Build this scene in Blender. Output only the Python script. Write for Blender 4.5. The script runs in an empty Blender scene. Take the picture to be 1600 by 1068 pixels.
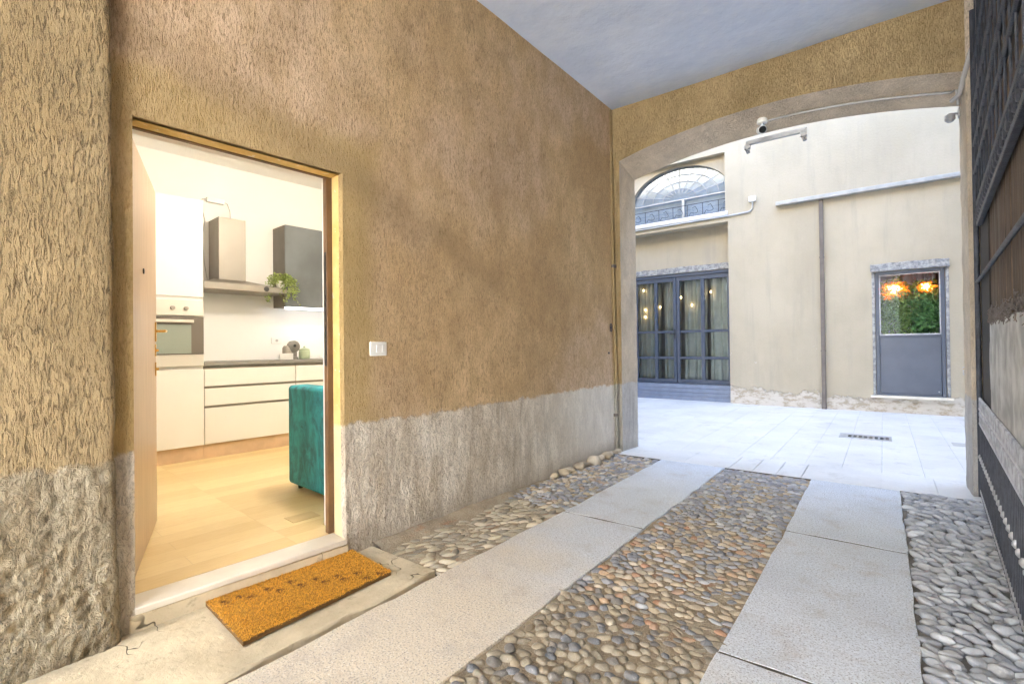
import bpy, bmesh, math, random
import numpy as np
from mathutils import Matrix, Vector
R = math.radians
rng = np.random.default_rng(7); random.seed(7)
sc = bpy.context.scene
COL = sc.collection

# ------------------------------------------------------------------ camera
cam_d = bpy.data.cameras.new('camera'); cam = bpy.data.objects.new('camera', cam_d); COL.objects.link(cam)
yaw, pit, rol = R(37.017), R(.511), R(-.6535)
fw = Vector((-math.sin(yaw)*math.cos(pit), math.cos(yaw)*math.cos(pit), math.sin(pit)))
rt0 = Vector((math.cos(yaw), math.sin(yaw), 0)); up0 = rt0.cross(fw)
rt = rt0*math.cos(rol)+up0*math.sin(rol); up = -rt0*math.sin(rol)+up0*math.cos(rol)
m = Matrix((rt, up, -fw)).transposed().to_4x4(); m.translation = (0, 0, 1.27)
cam.matrix_world = m
cam_d.sensor_width = 36; cam_d.lens = 769.5/1600*36; cam_d.clip_start = .05; cam_d.clip_end = 500
sc.camera = cam
# ------------------------------------------------------------------ world, sun, exposure
SUN_EL, SUN_AZ = R(42), R(40)      # azimuth from +Y towards +X: sun behind the courtyard house, on the far side of the street
wd = bpy.data.worlds.new('World'); sc.world = wd; wd.use_nodes = True
nt = wd.node_tree; bg = nt.nodes['Background']
sky = nt.nodes.new('ShaderNodeTexSky'); sky.sky_type = 'NISHITA'; sky.sun_disc = False
sky.sun_elevation = SUN_EL; sky.sun_rotation = SUN_AZ; sky.air_density = 1.0; sky.dust_density = .4; sky.ozone_density = 2.5
nt.links.new(sky.outputs[0], bg.inputs[0]); bg.inputs[1].default_value = .15
sl = bpy.data.lights.new('sun', 'SUN'); sl.energy = 5.0; sl.angle = R(3); sl.color = (1, .97, .93)
so = bpy.data.objects.new('sun', sl); COL.objects.link(so)
sd = Vector((math.sin(SUN_AZ)*math.cos(SUN_EL), math.cos(SUN_AZ)*math.cos(SUN_EL), math.sin(SUN_EL)))
so.rotation_euler = sd.to_track_quat('Z', 'Y').to_euler(); so.location = (20, -6, 20)
sc.view_settings.view_transform = 'Standard'; sc.view_settings.look = 'None'; sc.view_settings.gamma = 1
sc.view_settings.use_curve_mapping = False
sc.view_settings.exposure = 4.6
sc.cycles.use_denoising = True
sc.cycles.max_bounces = 10; sc.cycles.diffuse_bounces = 7; sc.cycles.glossy_bounces = 4; sc.cycles.transmission_bounces = 8
sc.cycles.sample_clamp_indirect = 6; sc.cycles.caustics_reflective = False; sc.cycles.caustics_refractive = False

# ------------------------------------------------------------------ node helpers
class NT:
    def __init__(s, name):
        s.m = bpy.data.materials.new(name); s.m.use_nodes = True; s.t = s.m.node_tree
        s.b = s.t.nodes['Principled BSDF']
    def n(s, ty, ins=None, **kw):
        nd = s.t.nodes.new('ShaderNode'+ty)
        for k, v in kw.items(): setattr(nd, k, v)
        for k, v in (ins or {}).items(): s.set(nd.inputs[k], v)
        return nd
    def set(s, inp, v):
        if isinstance(v, bpy.types.NodeSocket): s.t.links.new(v, inp)
        else: inp.default_value = v
    def pos(s): return s.n('TexCoord').outputs['Object']
    def wpos(s): return s.n('NewGeometry').outputs['Position']
    def sc(s, vec, v, loc=(0,0,0)): return s.n('Mapping', {0: vec, 1: loc, 3: v}).outputs[0]
    def noise(s, vec, scale, detail=4, rough=.55, dist=0): 
        return s.n('TexNoise', {'Vector': vec, 'Scale': scale, 'Detail': detail, 'Roughness': rough, 'Distortion': dist}).outputs['Fac']
    def ramp(s, f, lo, hi, a=0., b=1.):
        return s.n('MapRange', {0: f, 1: lo, 2: hi, 3: a, 4: b}, interpolation_type='SMOOTHSTEP').outputs[0]
    def mix(s, f, a, b, mode='MIX'):
        nd = s.t.nodes.new('ShaderNodeMix'); nd.data_type = 'RGBA'; nd.blend_type = mode
        s.set(nd.inputs[0], f)
        for i, v in ((6, a), (7, b)):
            s.set(nd.inputs[i], v if isinstance(v, bpy.types.NodeSocket) else (tuple(v)+(1,))[:4])
        return nd.outputs[2]
    def ma(s, op, a, b=0., c=0., clamp=False):
        nd = s.n('Math', {0: a, 1: b, 2: c}, operation=op); nd.use_clamp = clamp; return nd.outputs[0]
    def bump(s, h, dist=.01, st=1., nrm=None):
        ins = {'Height': h, 'Distance': dist, 'Strength': st}
        if nrm is not None: ins['Normal'] = nrm
        return s.n('Bump', ins).outputs[0]
    def out(s, col=None, rough=None, nrm=None, **kw):
        if col is not None: s.set(s.b.inputs['Base Color'], col if isinstance(col, bpy.types.NodeSocket) else tuple(col)+(1,))
        if rough is not None: s.set(s.b.inputs['Roughness'], rough)
        if nrm is not None: s.set(s.b.inputs['Normal'], nrm)
        for k, v in kw.items(): s.set(s.b.inputs[k.replace('_', ' ')], v)
        return s.m
def sep(t, v): nd = t.n('SeparateXYZ', {0: v}); return nd.outputs

def plain(name, col, rough=.5, metal=0., var=.08, scale=6., bump=0., bscale=60., **kw):
    t = NT(name); p = t.pos(); f = t.noise(p, scale, 5)
    c = t.mix(t.ramp(f, .3, .7), [x*(1-var) for x in col], [min(1, x*(1+var)) for x in col])
    r = t.ramp(t.noise(p, scale*3, 4), .3, .7, max(0, rough-.02), min(1, rough+.03))
    nr = t.bump(t.noise(p, bscale, 4), .01, bump) if bump else None
    return t.out(c, r, nr, Metallic=metal, **kw)
def emis(name, col, st):
    t = NT(name); return t.out(col, .5, None, Emission_Color=tuple(col)+(1,), Emission_Strength=st)

# ------------------------------------------------------------------ materials
def plaster(name, hi, lo, dado_hi, dado_lo, dado_z, groove=1., patch=None, tone2=None, ppatch=(.44, .315, .115), gs=98, gc=.8):
    """scratched render above, roughcast dado below, both with worm-like grooves"""
    t = NT(name); p = t.wpos(); x, y, z = sep(t, p)
    big = t.ramp(t.noise(p, .9, 6, .6), .32, .68)
    mid = t.ramp(t.noise(t.sc(p, (1, 1, .6)), 6, 6, .65), .3, .7)
    c = t.mix(big, lo, hi)
    if tone2: c = t.mix(t.ramp(t.noise(t.sc(p, (1, 1, 1), (3, 7, 1)), .55, 4), .42, .62), c, tone2)
    c = t.mix(t.ma('MULTIPLY', mid, .6), c, [v*.74 for v in lo])
    c = t.mix(t.ma('MULTIPLY', t.ramp(t.noise(t.sc(p, (1, 1, .5), (8, 1, 3)), 2.2, 7, .7), .5, .7), .45), c, [v*.62 for v in lo])
    g1 = t.noise(t.sc(p, (1, 1, .24)), gs, 3, .6, 1.0)
    g2 = t.noise(t.sc(p, (1, 1, .22), (5, 3, 2)), gs*1.9, 3, .6, .7)
    gm = t.ramp(t.noise(p, 3.1, 5, .7), .3, .6, .3, 1.)
    gr = t.ma('MULTIPLY', t.ramp(g1, .47, .70), gm)
    gr2 = t.ramp(g2, .47, .68)
    fine = t.noise(p, 320, 3)
    c = t.mix(t.ma('MULTIPLY', gr, gc*groove), c, [v*.36 for v in lo])
    c = t.mix(t.ma('MULTIPLY', gr2, .55*groove), c, [v*.45 for v in lo])
    c = t.mix(t.ma('MULTIPLY', t.ramp(t.noise(p, 230, 4, .7), .5, .66), .38), c, [min(1, v*1.25) for v in hi])
    if patch:   # darker smooth repair band round the doorway, its yellow standing in for door glow
        y0, y1, z1 = patch
        wob = t.ma('MULTIPLY', t.ma('SUBTRACT', t.noise(p, 2.6, 5), .5), .34)
        dy = t.ma('SUBTRACT', t.ma('ABSOLUTE', t.ma('SUBTRACT', y, (y0+y1)/2)), (y1-y0)/2)
        dz = t.ma('SUBTRACT', z, z1)
        d = t.ma('ADD', t.ma('MAXIMUM', dy, dz), wob)
        f = t.ma('MULTIPLY', t.ramp(d, .13, .34, 1, 0), .62)
        c = t.mix(f, c, ppatch)
        # a bent scar running on from the door head into the wall
        f2 = t.ma('SUBTRACT', z, t.ma('ADD', t.ma('MULTIPLY', y, -.36), 3.02))
        f2 = t.ma('ABSOLUTE', t.ma('ADD', f2, wob))
        c = t.mix(t.ma('MULTIPLY', t.ma('MULTIPLY', t.ramp(f2, .02, .2, 1, 0), t.ramp(y, 2.9, 3.6, 1, 0)), .4), c, (.30, .21, .11))
    # dado
    edge = t.ma('ADD', z, t.ma('MULTIPLY', t.ma('SUBTRACT', t.noise(p, 7, 7, .7), .5), .15))
    dm = t.ramp(edge, dado_z-.014, dado_z+.016, 1, 0)
    dn = t.ramp(t.noise(t.sc(p, (1, 1, .35)), 7, 6, .7), .3, .72)
    dc = t.mix(dn, dado_lo, dado_hi)
    pits = t.ramp(t.noise(t.sc(p, (1, 1, .5)), 85, 3, .6, .8), .56, .7)
    dc = t.mix(t.ma('MULTIPLY', pits, .45), dc, [v*.45 for v in dado_lo])
    rg = t.ma('ABSOLUTE', t.ma('SUBTRACT', t.noise(t.sc(p, (1, 1, .5)), 26, 5, .62, .7), .5))
    dc = t.mix(t.ma('MULTIPLY', t.ramp(rg, .0, .035, 1, 0), .5*groove), dc, [v*.38 for v in dado_lo])
    st = t.noise(t.sc(p, (1, 1, .1)), 9, 5, .65)
    dc = t.mix(t.ma('MULTIPLY', t.ramp(st, .52, .68), .5), dc, [v*.62 for v in dado_lo])
    if patch: dc = t.mix(t.ma('MULTIPLY', t.ramp(t.ma('ADD', y, t.noise(p, 3, 4)), 3.6, 5.4), .5), dc, (.88, .85, .80))
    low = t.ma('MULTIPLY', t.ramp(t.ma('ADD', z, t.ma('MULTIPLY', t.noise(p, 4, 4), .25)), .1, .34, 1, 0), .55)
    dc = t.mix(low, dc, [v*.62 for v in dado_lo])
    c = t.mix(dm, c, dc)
    h = t.ma('SUBTRACT', t.ma('MULTIPLY', fine, .12), t.ma('ADD', t.ma('MULTIPLY', gr, .45), t.ma('MULTIPLY', gr2, .2)))
    hd = t.ma('SUBTRACT', t.ma('SUBTRACT', t.ma('MULTIPLY', t.noise(p, 60, 5, .75), 1.0), t.ma('MULTIPLY', rg, 2.6)), t.ma('MULTIPLY', pits, .4))
    h = t.n('Mix', {0: dm, 2: h, 3: hd}).outputs[0]
    return t.out(c, .93, t.bump(h, .015, 1.), Specular_IOR_Level=.25)

M = {}
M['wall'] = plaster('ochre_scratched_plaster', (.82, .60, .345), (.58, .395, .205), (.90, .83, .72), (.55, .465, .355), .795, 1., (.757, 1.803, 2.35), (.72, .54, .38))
M['pil'] = plaster('olive_scratched_plaster', (.62, .475, .275), (.40, .295, .155), (.62, .55, .41), (.37, .30, .195), .79, 1.1, gs=74, gc=.9)
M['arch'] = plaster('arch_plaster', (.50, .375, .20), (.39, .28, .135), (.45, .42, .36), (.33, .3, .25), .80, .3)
M['soffit'] = plaster('soffit_plaster', (.76, .65, .51), (.62, .52, .39), (.62, .60, .57), (.46, .44, .42), .80, .45)
def reveal_m():
    t = NT('yellow_reveal_plaster'); p = t.wpos(); x, y, z = sep(t, p)
    c = t.mix(t.ramp(t.noise(p, 7, 5), .3, .7), (.60, .41, .13), (.70, .52, .22))
    c = t.mix(t.ramp(t.noise(p, 26, 4), .62, .72), c, (.72, .66, .55))
    f = t.ramp(t.ma('ADD', z, t.ma('MULTIPLY', t.noise(p, 8, 3), .05)), .80, .83, 1, 0)
    c = t.mix(t.ma('MULTIPLY', f, .55), c, (.62, .55, .42))
    return t.out(c, .85, t.bump(t.noise(p, 60, 5), .004, .8))
M['reveal'] = reveal_m()
def ceil_m():
    t = NT('pale_blue_ceiling_paint'); p = t.wpos()
    c = t.mix(t.ramp(t.noise(p, 1.6, 7, .65), .3, .7), (.60, .70, .89), (.70, .79, .95))
    c = t.mix(t.ma('MULTIPLY', t.ramp(t.noise(p, 7, 7, .75), .5, .7), .25), c, (.76, .81, .89))
    return t.out(c, .8, t.bump(t.noise(p, 6, 6), .02, .5))
M['ceiling'] = ceil_m()
def facade_m():
    t = NT('cream_courtyard_plaster'); p = t.wpos(); x, y, z = sep(t, p)
    c = t.mix(t.ramp(t.noise(p, .7, 6, .6), .3, .7), (.43, .375, .28), (.505, .445, .34))
    c = t.mix(t.ma('MULTIPLY', t.ramp(t.noise(t.sc(p, (1, 1, .25)), 3, 6, .7), .5, .75), .35), c, (.36, .31, .245))
    spots = t.ramp(t.noise(p, 5.5, 6, .6), .70, .72)
    st = t.noise(t.sc(p, (1, 1, .07)), 5, 6, .7)
    c = t.mix(t.ma('MULTIPLY', t.ramp(st, .5, .72), .4), c, (.35, .315, .265))
    c = t.mix(t.ma('MULTIPLY', t.ramp(t.noise(p, 60, 4, .7), .5, .7), .18), c, (.30, .26, .2))
    c = t.mix(t.ma('MULTIPLY', spots, t.ramp(z, 1.2, 2.2, 1, 0)), c, (.62, .60, .57))
    e = t.ma('ADD', z, t.ma('MULTIPLY', t.ma('SUBTRACT', t.noise(p, 1.9, 8, .68), .5), 1.1))
    pm = t.ramp(e, .26, .30, 1, 0)
    pc = t.mix(t.ramp(t.noise(t.sc(p, (1, 1, 2)), 6, 6, .7), .38, .55), (.40, .335, .25), (.60, .555, .49))
    c = t.mix(pm, c, pc)
    h = t.ma('SUBTRACT', t.ma('MULTIPLY', t.noise(p, 26, 6, .65), .35), t.ma('MULTIPLY', pm, .8))
    return t.out(c, .9, t.bump(h, .02, .8))
M['facade'] = facade_m()
def rough_stone():
    t = NT('rough_lintel_stone'); p = t.wpos()
    c = t.mix(t.ramp(t.noise(p, 14, 6, .7), .35, .65), (.22, .22, .23), (.48, .475, .46))
    return t.out(c, .9, t.bump(t.noise(p, 22, 6, .7), .03, 1))
M['rstone'] = rough_stone()
def granite():
    t = NT('pale_granite'); p = t.wpos()
    x, y, z = sep(t, p)
    c = t.mix(t.ramp(t.noise(p, 1.5, 6, .6), .3, .7), (.60, .645, .71), (.72, .77, .84))
    c = t.mix(t.ma('MULTIPLY', t.ramp(t.noise(p, 55, 4, .7), .4, .65), .5), c, (.48, .50, .54))
    warm_spill = t.ramp(t.ma('ADD', t.ma('ADD', y, t.ma('MULTIPLY', x, .9)), t.ma('MULTIPLY', t.noise(p, 2.3, 5, .6), 1.6)), .9, 2.7, 1, 0)  # warm lamp light from the doorway, put into the slab colour
    c = t.mix(t.ma('MULTIPLY', warm_spill, .75), c, (.70, .575, .385))
    c = t.mix(t.ma('MULTIPLY', t.ramp(t.noise(t.sc(p, (1, 1, 1), (4, 2, 0)), 3.1, 7, .7), .54, .7), .4), c, (.44, .36, .29))
    sp = t.noise(p, 120, 4, .7)
    c = t.mix(t.ma('MULTIPLY', t.ramp(sp, .53, .62), .8), c, (.22, .21, .21))
    c = t.mix(t.ma('MULTIPLY', t.ramp(sp, .36, .46, 1, 0), .6), c, (.82, .83, .84))
    c = t.mix(t.ma('MULTIPLY', t.ramp(t.noise(p, 4.5, 6, .7), .5, .75), .45), c, (.40, .37, .34))
    h = t.ma('ADD', t.ma('MULTIPLY', sp, .3), t.noise(p, 28, 6, .7))
    return t.out(c, t.ramp(t.noise(p, 12, 4), .3, .7, .55, .8), t.bump(h, .0035, .9))
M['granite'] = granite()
def tile_m():
    t = NT('pale_courtyard_stone'); p = t.wpos()
    x, y, z = sep(t, p)
    cell = t.n('TexWhiteNoise', {'Vector': t.n('CombineXYZ', {0: t.ma('FLOOR', t.ma('DIVIDE', t.ma('ADD', x, .03), .325)), 1: t.ma('FLOOR', t.ma('MULTIPLY', y, .8)), 2: 0.}).outputs[0]}).outputs[0]
    c = t.mix(t.ramp(t.noise(p, 1.3, 6, .6), .3, .7), (.58, .565, .54), (.69, .675, .65))
    c = t.mix(t.ma('MULTIPLY', cell, .3), c, (.74, .73, .71))
    c = t.mix(t.ma('MULTIPLY', t.ramp(t.noise(p, 3.3, 8, .75), .52, .70), .6), c, (.42, .40, .37))
    c = t.mix(t.ma('MULTIPLY', t.ramp(t.noise(p, 40, 5), .5, .75), .3), c, (.48, .47, .46))
    return t.out(c, .55, t.bump(t.noise(p, 30, 6, .6), .003, .8))
M['tile'] = tile_m()
def mortar_m():
    t = NT('sandy_mortar'); p = t.wpos(); x, y, z = sep(t, p)
    c = t.mix(t.ramp(t.noise(p, 5, 6, .7), .32, .68), (.26, .20, .13), (.40, .33, .235))
    o = t.ma('MULTIPLY', t.ramp(t.noise(t.sc(p, (1, 1, 1), (2, 1, 0)), 5, 4, .6), .56, .64), t.ma('MULTIPLY', t.ramp(y, 1.9, 2.4), t.ramp(y, 3.4, 3.9, 1, 0)))
    c = t.mix(t.ma('MULTIPLY', o, .7), c, (.36, .18, .09))
    c = t.mix(t.ma('MULTIPLY', t.ramp(t.noise(p, 150, 4, .7), .5, .62), .5), c, (.60, .53, .42))
    c = t.mix(t.ma('MULTIPLY', t.ramp(t.noise(p, 110, 4, .7), .54, .66), .6), c, (.17, .13, .085))
    c = t.mix(t.ma('MULTIPLY', t.ramp(x, .05, .15), .7), c, (.16, .165, .18))
    return t.out(c, .95, t.bump(t.noise(p, 70, 6, .7), .01, 1))
M['mortar'] = mortar_m()
def pebble_m():
    t = NT('river_pebbles'); p = t.wpos()
    a = t.n('VertexColor', layer_name='tint').outputs[0]
    c = t.mix(t.ma('MULTIPLY', t.ramp(t.noise(p, 45, 5, .7), .35, .75), .3), a, (.33, .30, .25))
    c = t.mix(t.ma('MULTIPLY', t.ramp(t.noise(p, 160, 4, .6), .55, .7), .4), c, (.60, .57, .52))
    return t.out(c, t.ramp(t.noise(p, 30, 4), .3, .7, .38, .75), t.bump(t.noise(p, 120, 5, .6), .003, .8))
M['pebble'] = pebble_m()
def concrete_m():
    t = NT('worn_concrete'); p = t.wpos()
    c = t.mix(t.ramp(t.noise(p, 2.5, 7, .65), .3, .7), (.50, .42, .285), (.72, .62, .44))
    c = t.mix(t.ma('MULTIPLY', t.ramp(t.noise(p, 11, 6, .7), .56, .7), .55), c, (.24, .20, .13))
    cr = t.n('TexVoronoi', {'Vector': t.n('VectorMath', {0: p, 1: t.n('VectorMath', {0: t.n('TexNoise', {'Vector': p, 'Scale': 6.}).outputs['Color'], 1: (.25, .25, .25)}, operation='MULTIPLY').outputs[0]}, operation='ADD').outputs[0], 'Scale': 1.6}, feature='DISTANCE_TO_EDGE').outputs[0]
    ck = t.ramp(cr, .002, .007, 1, 0)
    ck = t.ma('MULTIPLY', ck, t.ramp(t.noise(p, 1.7, 3), .5, .56))
    c = t.mix(ck, c, (.10, .08, .05))
    h = t.ma('SUBTRACT', t.noise(p, 24, 7, .7), ck)
    return t.out(c, .85, t.bump(h, .008, .9))
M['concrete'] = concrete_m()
def floor_m():
    t = NT('oak_plank_floor'); p = t.wpos()
    q = t.n('Mapping', {0: p, 1: (0, 0, 0), 2: (0, 0, R(-85.39-0)), 3: (1, 1, 1)}, vector_type='POINT').outputs[0]
    x, y, z = sep(t, q)
    br = t.n('TexBrick', {'Vector': q, 'Color1': (1, 1, 1, 1), 'Color2': (0, 0, 0, 1), 'Mortar': (.5, .5, .5, 1), 'Scale': 1., 'Mortar Size': .0012, 'Mortar Smooth': .1, 'Bias': 0., 'Brick Width': 1.35, 'Row Height': .155}, offset=.37, offset_frequency=2)
    tone = t.noise(t.n('VectorMath', {0: br.outputs[0], 1: (3.7, 2.1, 1)}, operation='MULTIPLY').outputs[0], 5.)
    row = t.n('TexWhiteNoise', {'Vector': t.n('VectorMath', {0: t.n('VectorMath', {0: q, 1: (.74, 6.45, 0)}, operation='MULTIPLY').outputs[0]}, operation='FLOOR').outputs[0]}).outputs[0]
    grain = t.noise(t.sc(q, (1.2, 14, 1)), 9, 6, .65, .6)
    c = t.mix(row, (.72, .53, .25), (.83, .66, .36))
    c = t.mix(t.ma('MULTIPLY', t.ramp(grain, .42, .7), .36), c, (.60, .43, .20))
    c = t.mix(t.ma('MULTIPLY', br.outputs[1], .4), c, (.36, .22, .10))
    return t.out(c, t.ramp(grain, .3, .7, .28, .42), t.bump(t.ma('SUBTRACT', t.ma('MULTIPLY', grain, .15), br.outputs[1]), .0015, .7))
M['floor'] = floor_m()
def wood(name, a, b, sc_=(14, 14, .7), rough=.4, bs=.3):
    t = NT(name); p = t.pos(); g = t.noise(t.sc(p, sc_), 3, 7, .62, 1.1)
    c = t.mix(t.ramp(g, .3, .7), a, b)
    return t.out(c, rough, t.bump(g, .004, bs))
M['floortile'] = plain('tan_floor_patch', (.66, .48, .24), .4)
M['doorwood'] = wood('veneer_door', (.40, .27, .165), (.52, .37, .24), rough=.32, bs=.15)
M['plinthwood'] = plain('pale_oak_plinth', (.62, .45, .30), .5)
def board_m():
    t = NT('weathered_boards'); p = t.pos(); g = t.noise(t.sc(p, (14, 14, .9)), 4, 7, .7, .8)
    w = t.noise(t.sc(p, (6, 6, .5), (1, 4, 2)), 2, 5)
    c = t.mix(t.ramp(g, .3, .7), (.03, .02, .013), (.17, .115, .07))
    c = t.mix(t.ma('MULTIPLY', t.ramp(w, .5, .7), .5), c, (.19, .165, .135))
    return t.out(c, .85, t.bump(g, .012, 1))
M['board'] = board_m()
M['lacquer'] = plain('cream_white_lacquer', (.80, .79, .77), .3, var=.015, scale=2)
M['roomwall'] = plain('cream_room_paint', (.82, .81, .79), .8, var=.02, scale=1.2, bump=.05)
M['splash'] = plain('cream_splashback', (.82, .81, .79), .35, var=.015, scale=1.2)
M['steel'] = plain('brushed_steel', (.27, .245, .21), .42, .3, .05, 3)
M['oven_steel'] = plain('oven_steel', (.66, .62, .56), .3, .3, .02, 3)
M['ovenglass'] = plain('oven_glass', (.27, .31, .27), .07, 0, .05, 2, Specular_IOR_Level=.8)
M['dark_glass'] = plain('oven_dark_glass', (.16, .14, .12), .08, 0, .05, 2)
M['greycab'] = plain('blue_grey_cabinet_finish', (.13, .145, .155), .38, 0, .18, 2.2)
M['greyside'] = plain('grey_cabinet_side', (.17, .155, .14), .5)
M['worktop'] = plain('grey_worktop', (.25, .245, .235), .4)
M['groove'] = plain('grey_recess_profile', (.33, .30, .26), .4, .3)
M['brass'] = plain('brass', (.75, .50, .16), .25, 1, .1)
M['frame'] = plain('brown_door_frame', (.155, .085, .04), .4, .1, .2)
M['black'] = plain('black_plastic', (.02, .02, .02), .3)
M['iron'] = plain('grey_wrought_iron', (.055, .06, .075), .5, .4, .3, 12, .6, 90)
M['ironmid'] = plain('worn_wrought_iron', (.40, .41, .43), .5, .4, .3, 12, .5, 90)
M['ironlight'] = plain('galvanised_iron', (.44, .44, .45), .45, .4, .2, 12, .3)
M['gapshade'] = plain('gap_shade', (.02, .015, .012), .8)  # shade colour for the gap beside the gate boards
M['panelgrey'] = plain('pale_grey_sheet', (.47, .475, .46), .8, 0, .3, 5, .5, 18)
M['doorgrey'] = plain('blue_grey_painted_metal', (.085, .10, .135), .42, .05, .07, 4, .05)
M['steps'] = plain('blue_grey_painted_slats', (.24, .275, .36), .5, 0, .08)
M['white'] = plain('white_plastic', (.80, .80, .78), .35, var=.02)
M['whitepaint'] = plain('white_painted_render', (.68, .68, .67), .7, var=.05, bump=.3)
M['pipegrey'] = plain('grey_downpipe_paint', (.15, .125, .11), .55, .1, .15)
M['gutter'] = plain('pale_gutter_metal', (.44, .45, .46), .4, .3, .12)
M['conduit'] = plain('grey_conduit', (.42, .41, .40), .5, 0, .1)
M['marble'] = plain('cream_marble_sill', (.72, .66, .56), .4, 0, .06, 5, .1)
M['darkbase'] = plain('dark_joint_filler', (.085, .075, .06), .95)
M['sheer'] = plain('cream_sheer_curtain', (.80, .76, .62), .9, var=.12, scale=3)
M['whitecurt'] = plain('white_sheer_curtain', (.75, .74, .72), .9)
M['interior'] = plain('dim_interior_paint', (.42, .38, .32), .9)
M['leaf'] = plain('green_leaves', (.16, .30, .08), .45, 0, .55, 25)
M['leaf2'] = plain('yellow_green_leaves', (.26, .33, .09), .45, 0, .45, 30)
M['led'] = emis('cool_led', (.93, .95, 1.), .6)
M['bulb_or_drops'] = emis('warm_bulb_or_drops', (1., .66, .28), .8)
M['amber'] = emis('amber_glass_drops', (1., .22, .01), .075)
M['lampdisc'] = emis('warm_lamp_diffuser', (1., .88, .72), 12)
M['greenjar'] = plain('pale_green_ceramic', (.42, .50, .34), .3)
M['smoke'] = plain('smoky_grey_glass', (.20, .19, .17), .2)
def glass_m(name, tint=(.9, .95, 1), mixf=.28, rough=.02, ior=1.5, gt=(.9, .95, 1)):
    t = NT(name); t.t.nodes.remove(t.b)
    tr = t.n('BsdfTransparent', {0: tint+(1,)}); gl = t.n('BsdfGlossy', {0: gt+(1,), 'Roughness': rough})
    fr = t.n('Fresnel', {0: ior}); f = t.ma('ADD', fr.outputs[0], mixf, clamp=True)
    mx = t.n('MixShader', {0: f, 1: tr.outputs[0], 2: gl.outputs[0]})
    t.t.links.new(mx.outputs[0], t.t.nodes['Material Output'].inputs[0]); return t.m
M['reflection_sheet'] = plain('pale_reflection', (.50, .54, .58), .8, var=.3, scale=2.5)  # carries the pale reflected tone of the upper window
M['glass'] = glass_m('window_glass', mixf=.0)
M['softglass'] = glass_m('low_reflection_glass', mixf=.0, ior=1.12)
M['skyglass'] = glass_m('fanlight_glass', (.78, .86, .97), .30, .08, gt=(.72, .82, .95))
def velvet():
    t = NT('teal_velvet'); p = t.pos()
    f = t.ramp(t.noise(t.sc(p, (1, 1, .55)), 7, 7, .72, 1.5), .36, .66)
    c = t.mix(f, (.0, .12, .155), (.014, .34, .42))
    return t.out(c, .6, t.bump(t.noise(p, 140, 4), .003, .5), Sheen_Weight=.5, Sheen_Roughness=.35, Sheen_Tint=(.2, .75, .95, 1))
M['velvet'] = velvet()
def coir():
    t = NT('orange_coir'); p = t.wpos()
    a = t.n('VertexColor', layer_name='tint').outputs[0]
    return t.out(a, .85)
M['coir'] = coir()

# ------------------------------------------------------------------ numpy noise
def vnoise(P, seed=0):
    P = np.asarray(P, float); I = np.floor(P).astype(np.int64); F = P-I; F = F*F*(3-2*F)
    def h(i):
        n = (i[:, 0]*73856093) ^ (i[:, 1]*19349663) ^ (i[:, 2]*83492791) ^ (seed*2654435761 & 0x7fffffff)
        n = (n ^ (n >> 13))*1274126177 & 0x7fffffff; n = (n ^ (n >> 15))*668265263 & 0x7fffffff
        return (n & 0xffff)/65535.
    r = 0
    for a in (0, 1):
        for b in (0, 1):
            for c in (0, 1):
                w = (F[:, 0] if a else 1-F[:, 0])*(F[:, 1] if b else 1-F[:, 1])*(F[:, 2] if c else 1-F[:, 2])
                r = r + w*h(I+np.array([a, b, c]))
    return r
def fbm(P, o=4, seed=0, g=.55):
    s = 0; a = 1; tot = 0
    for k in range(o): s = s+a*vnoise(P*(2.03**k)+k*17.3, seed+k); tot += a; a *= g
    return s/tot

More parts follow.
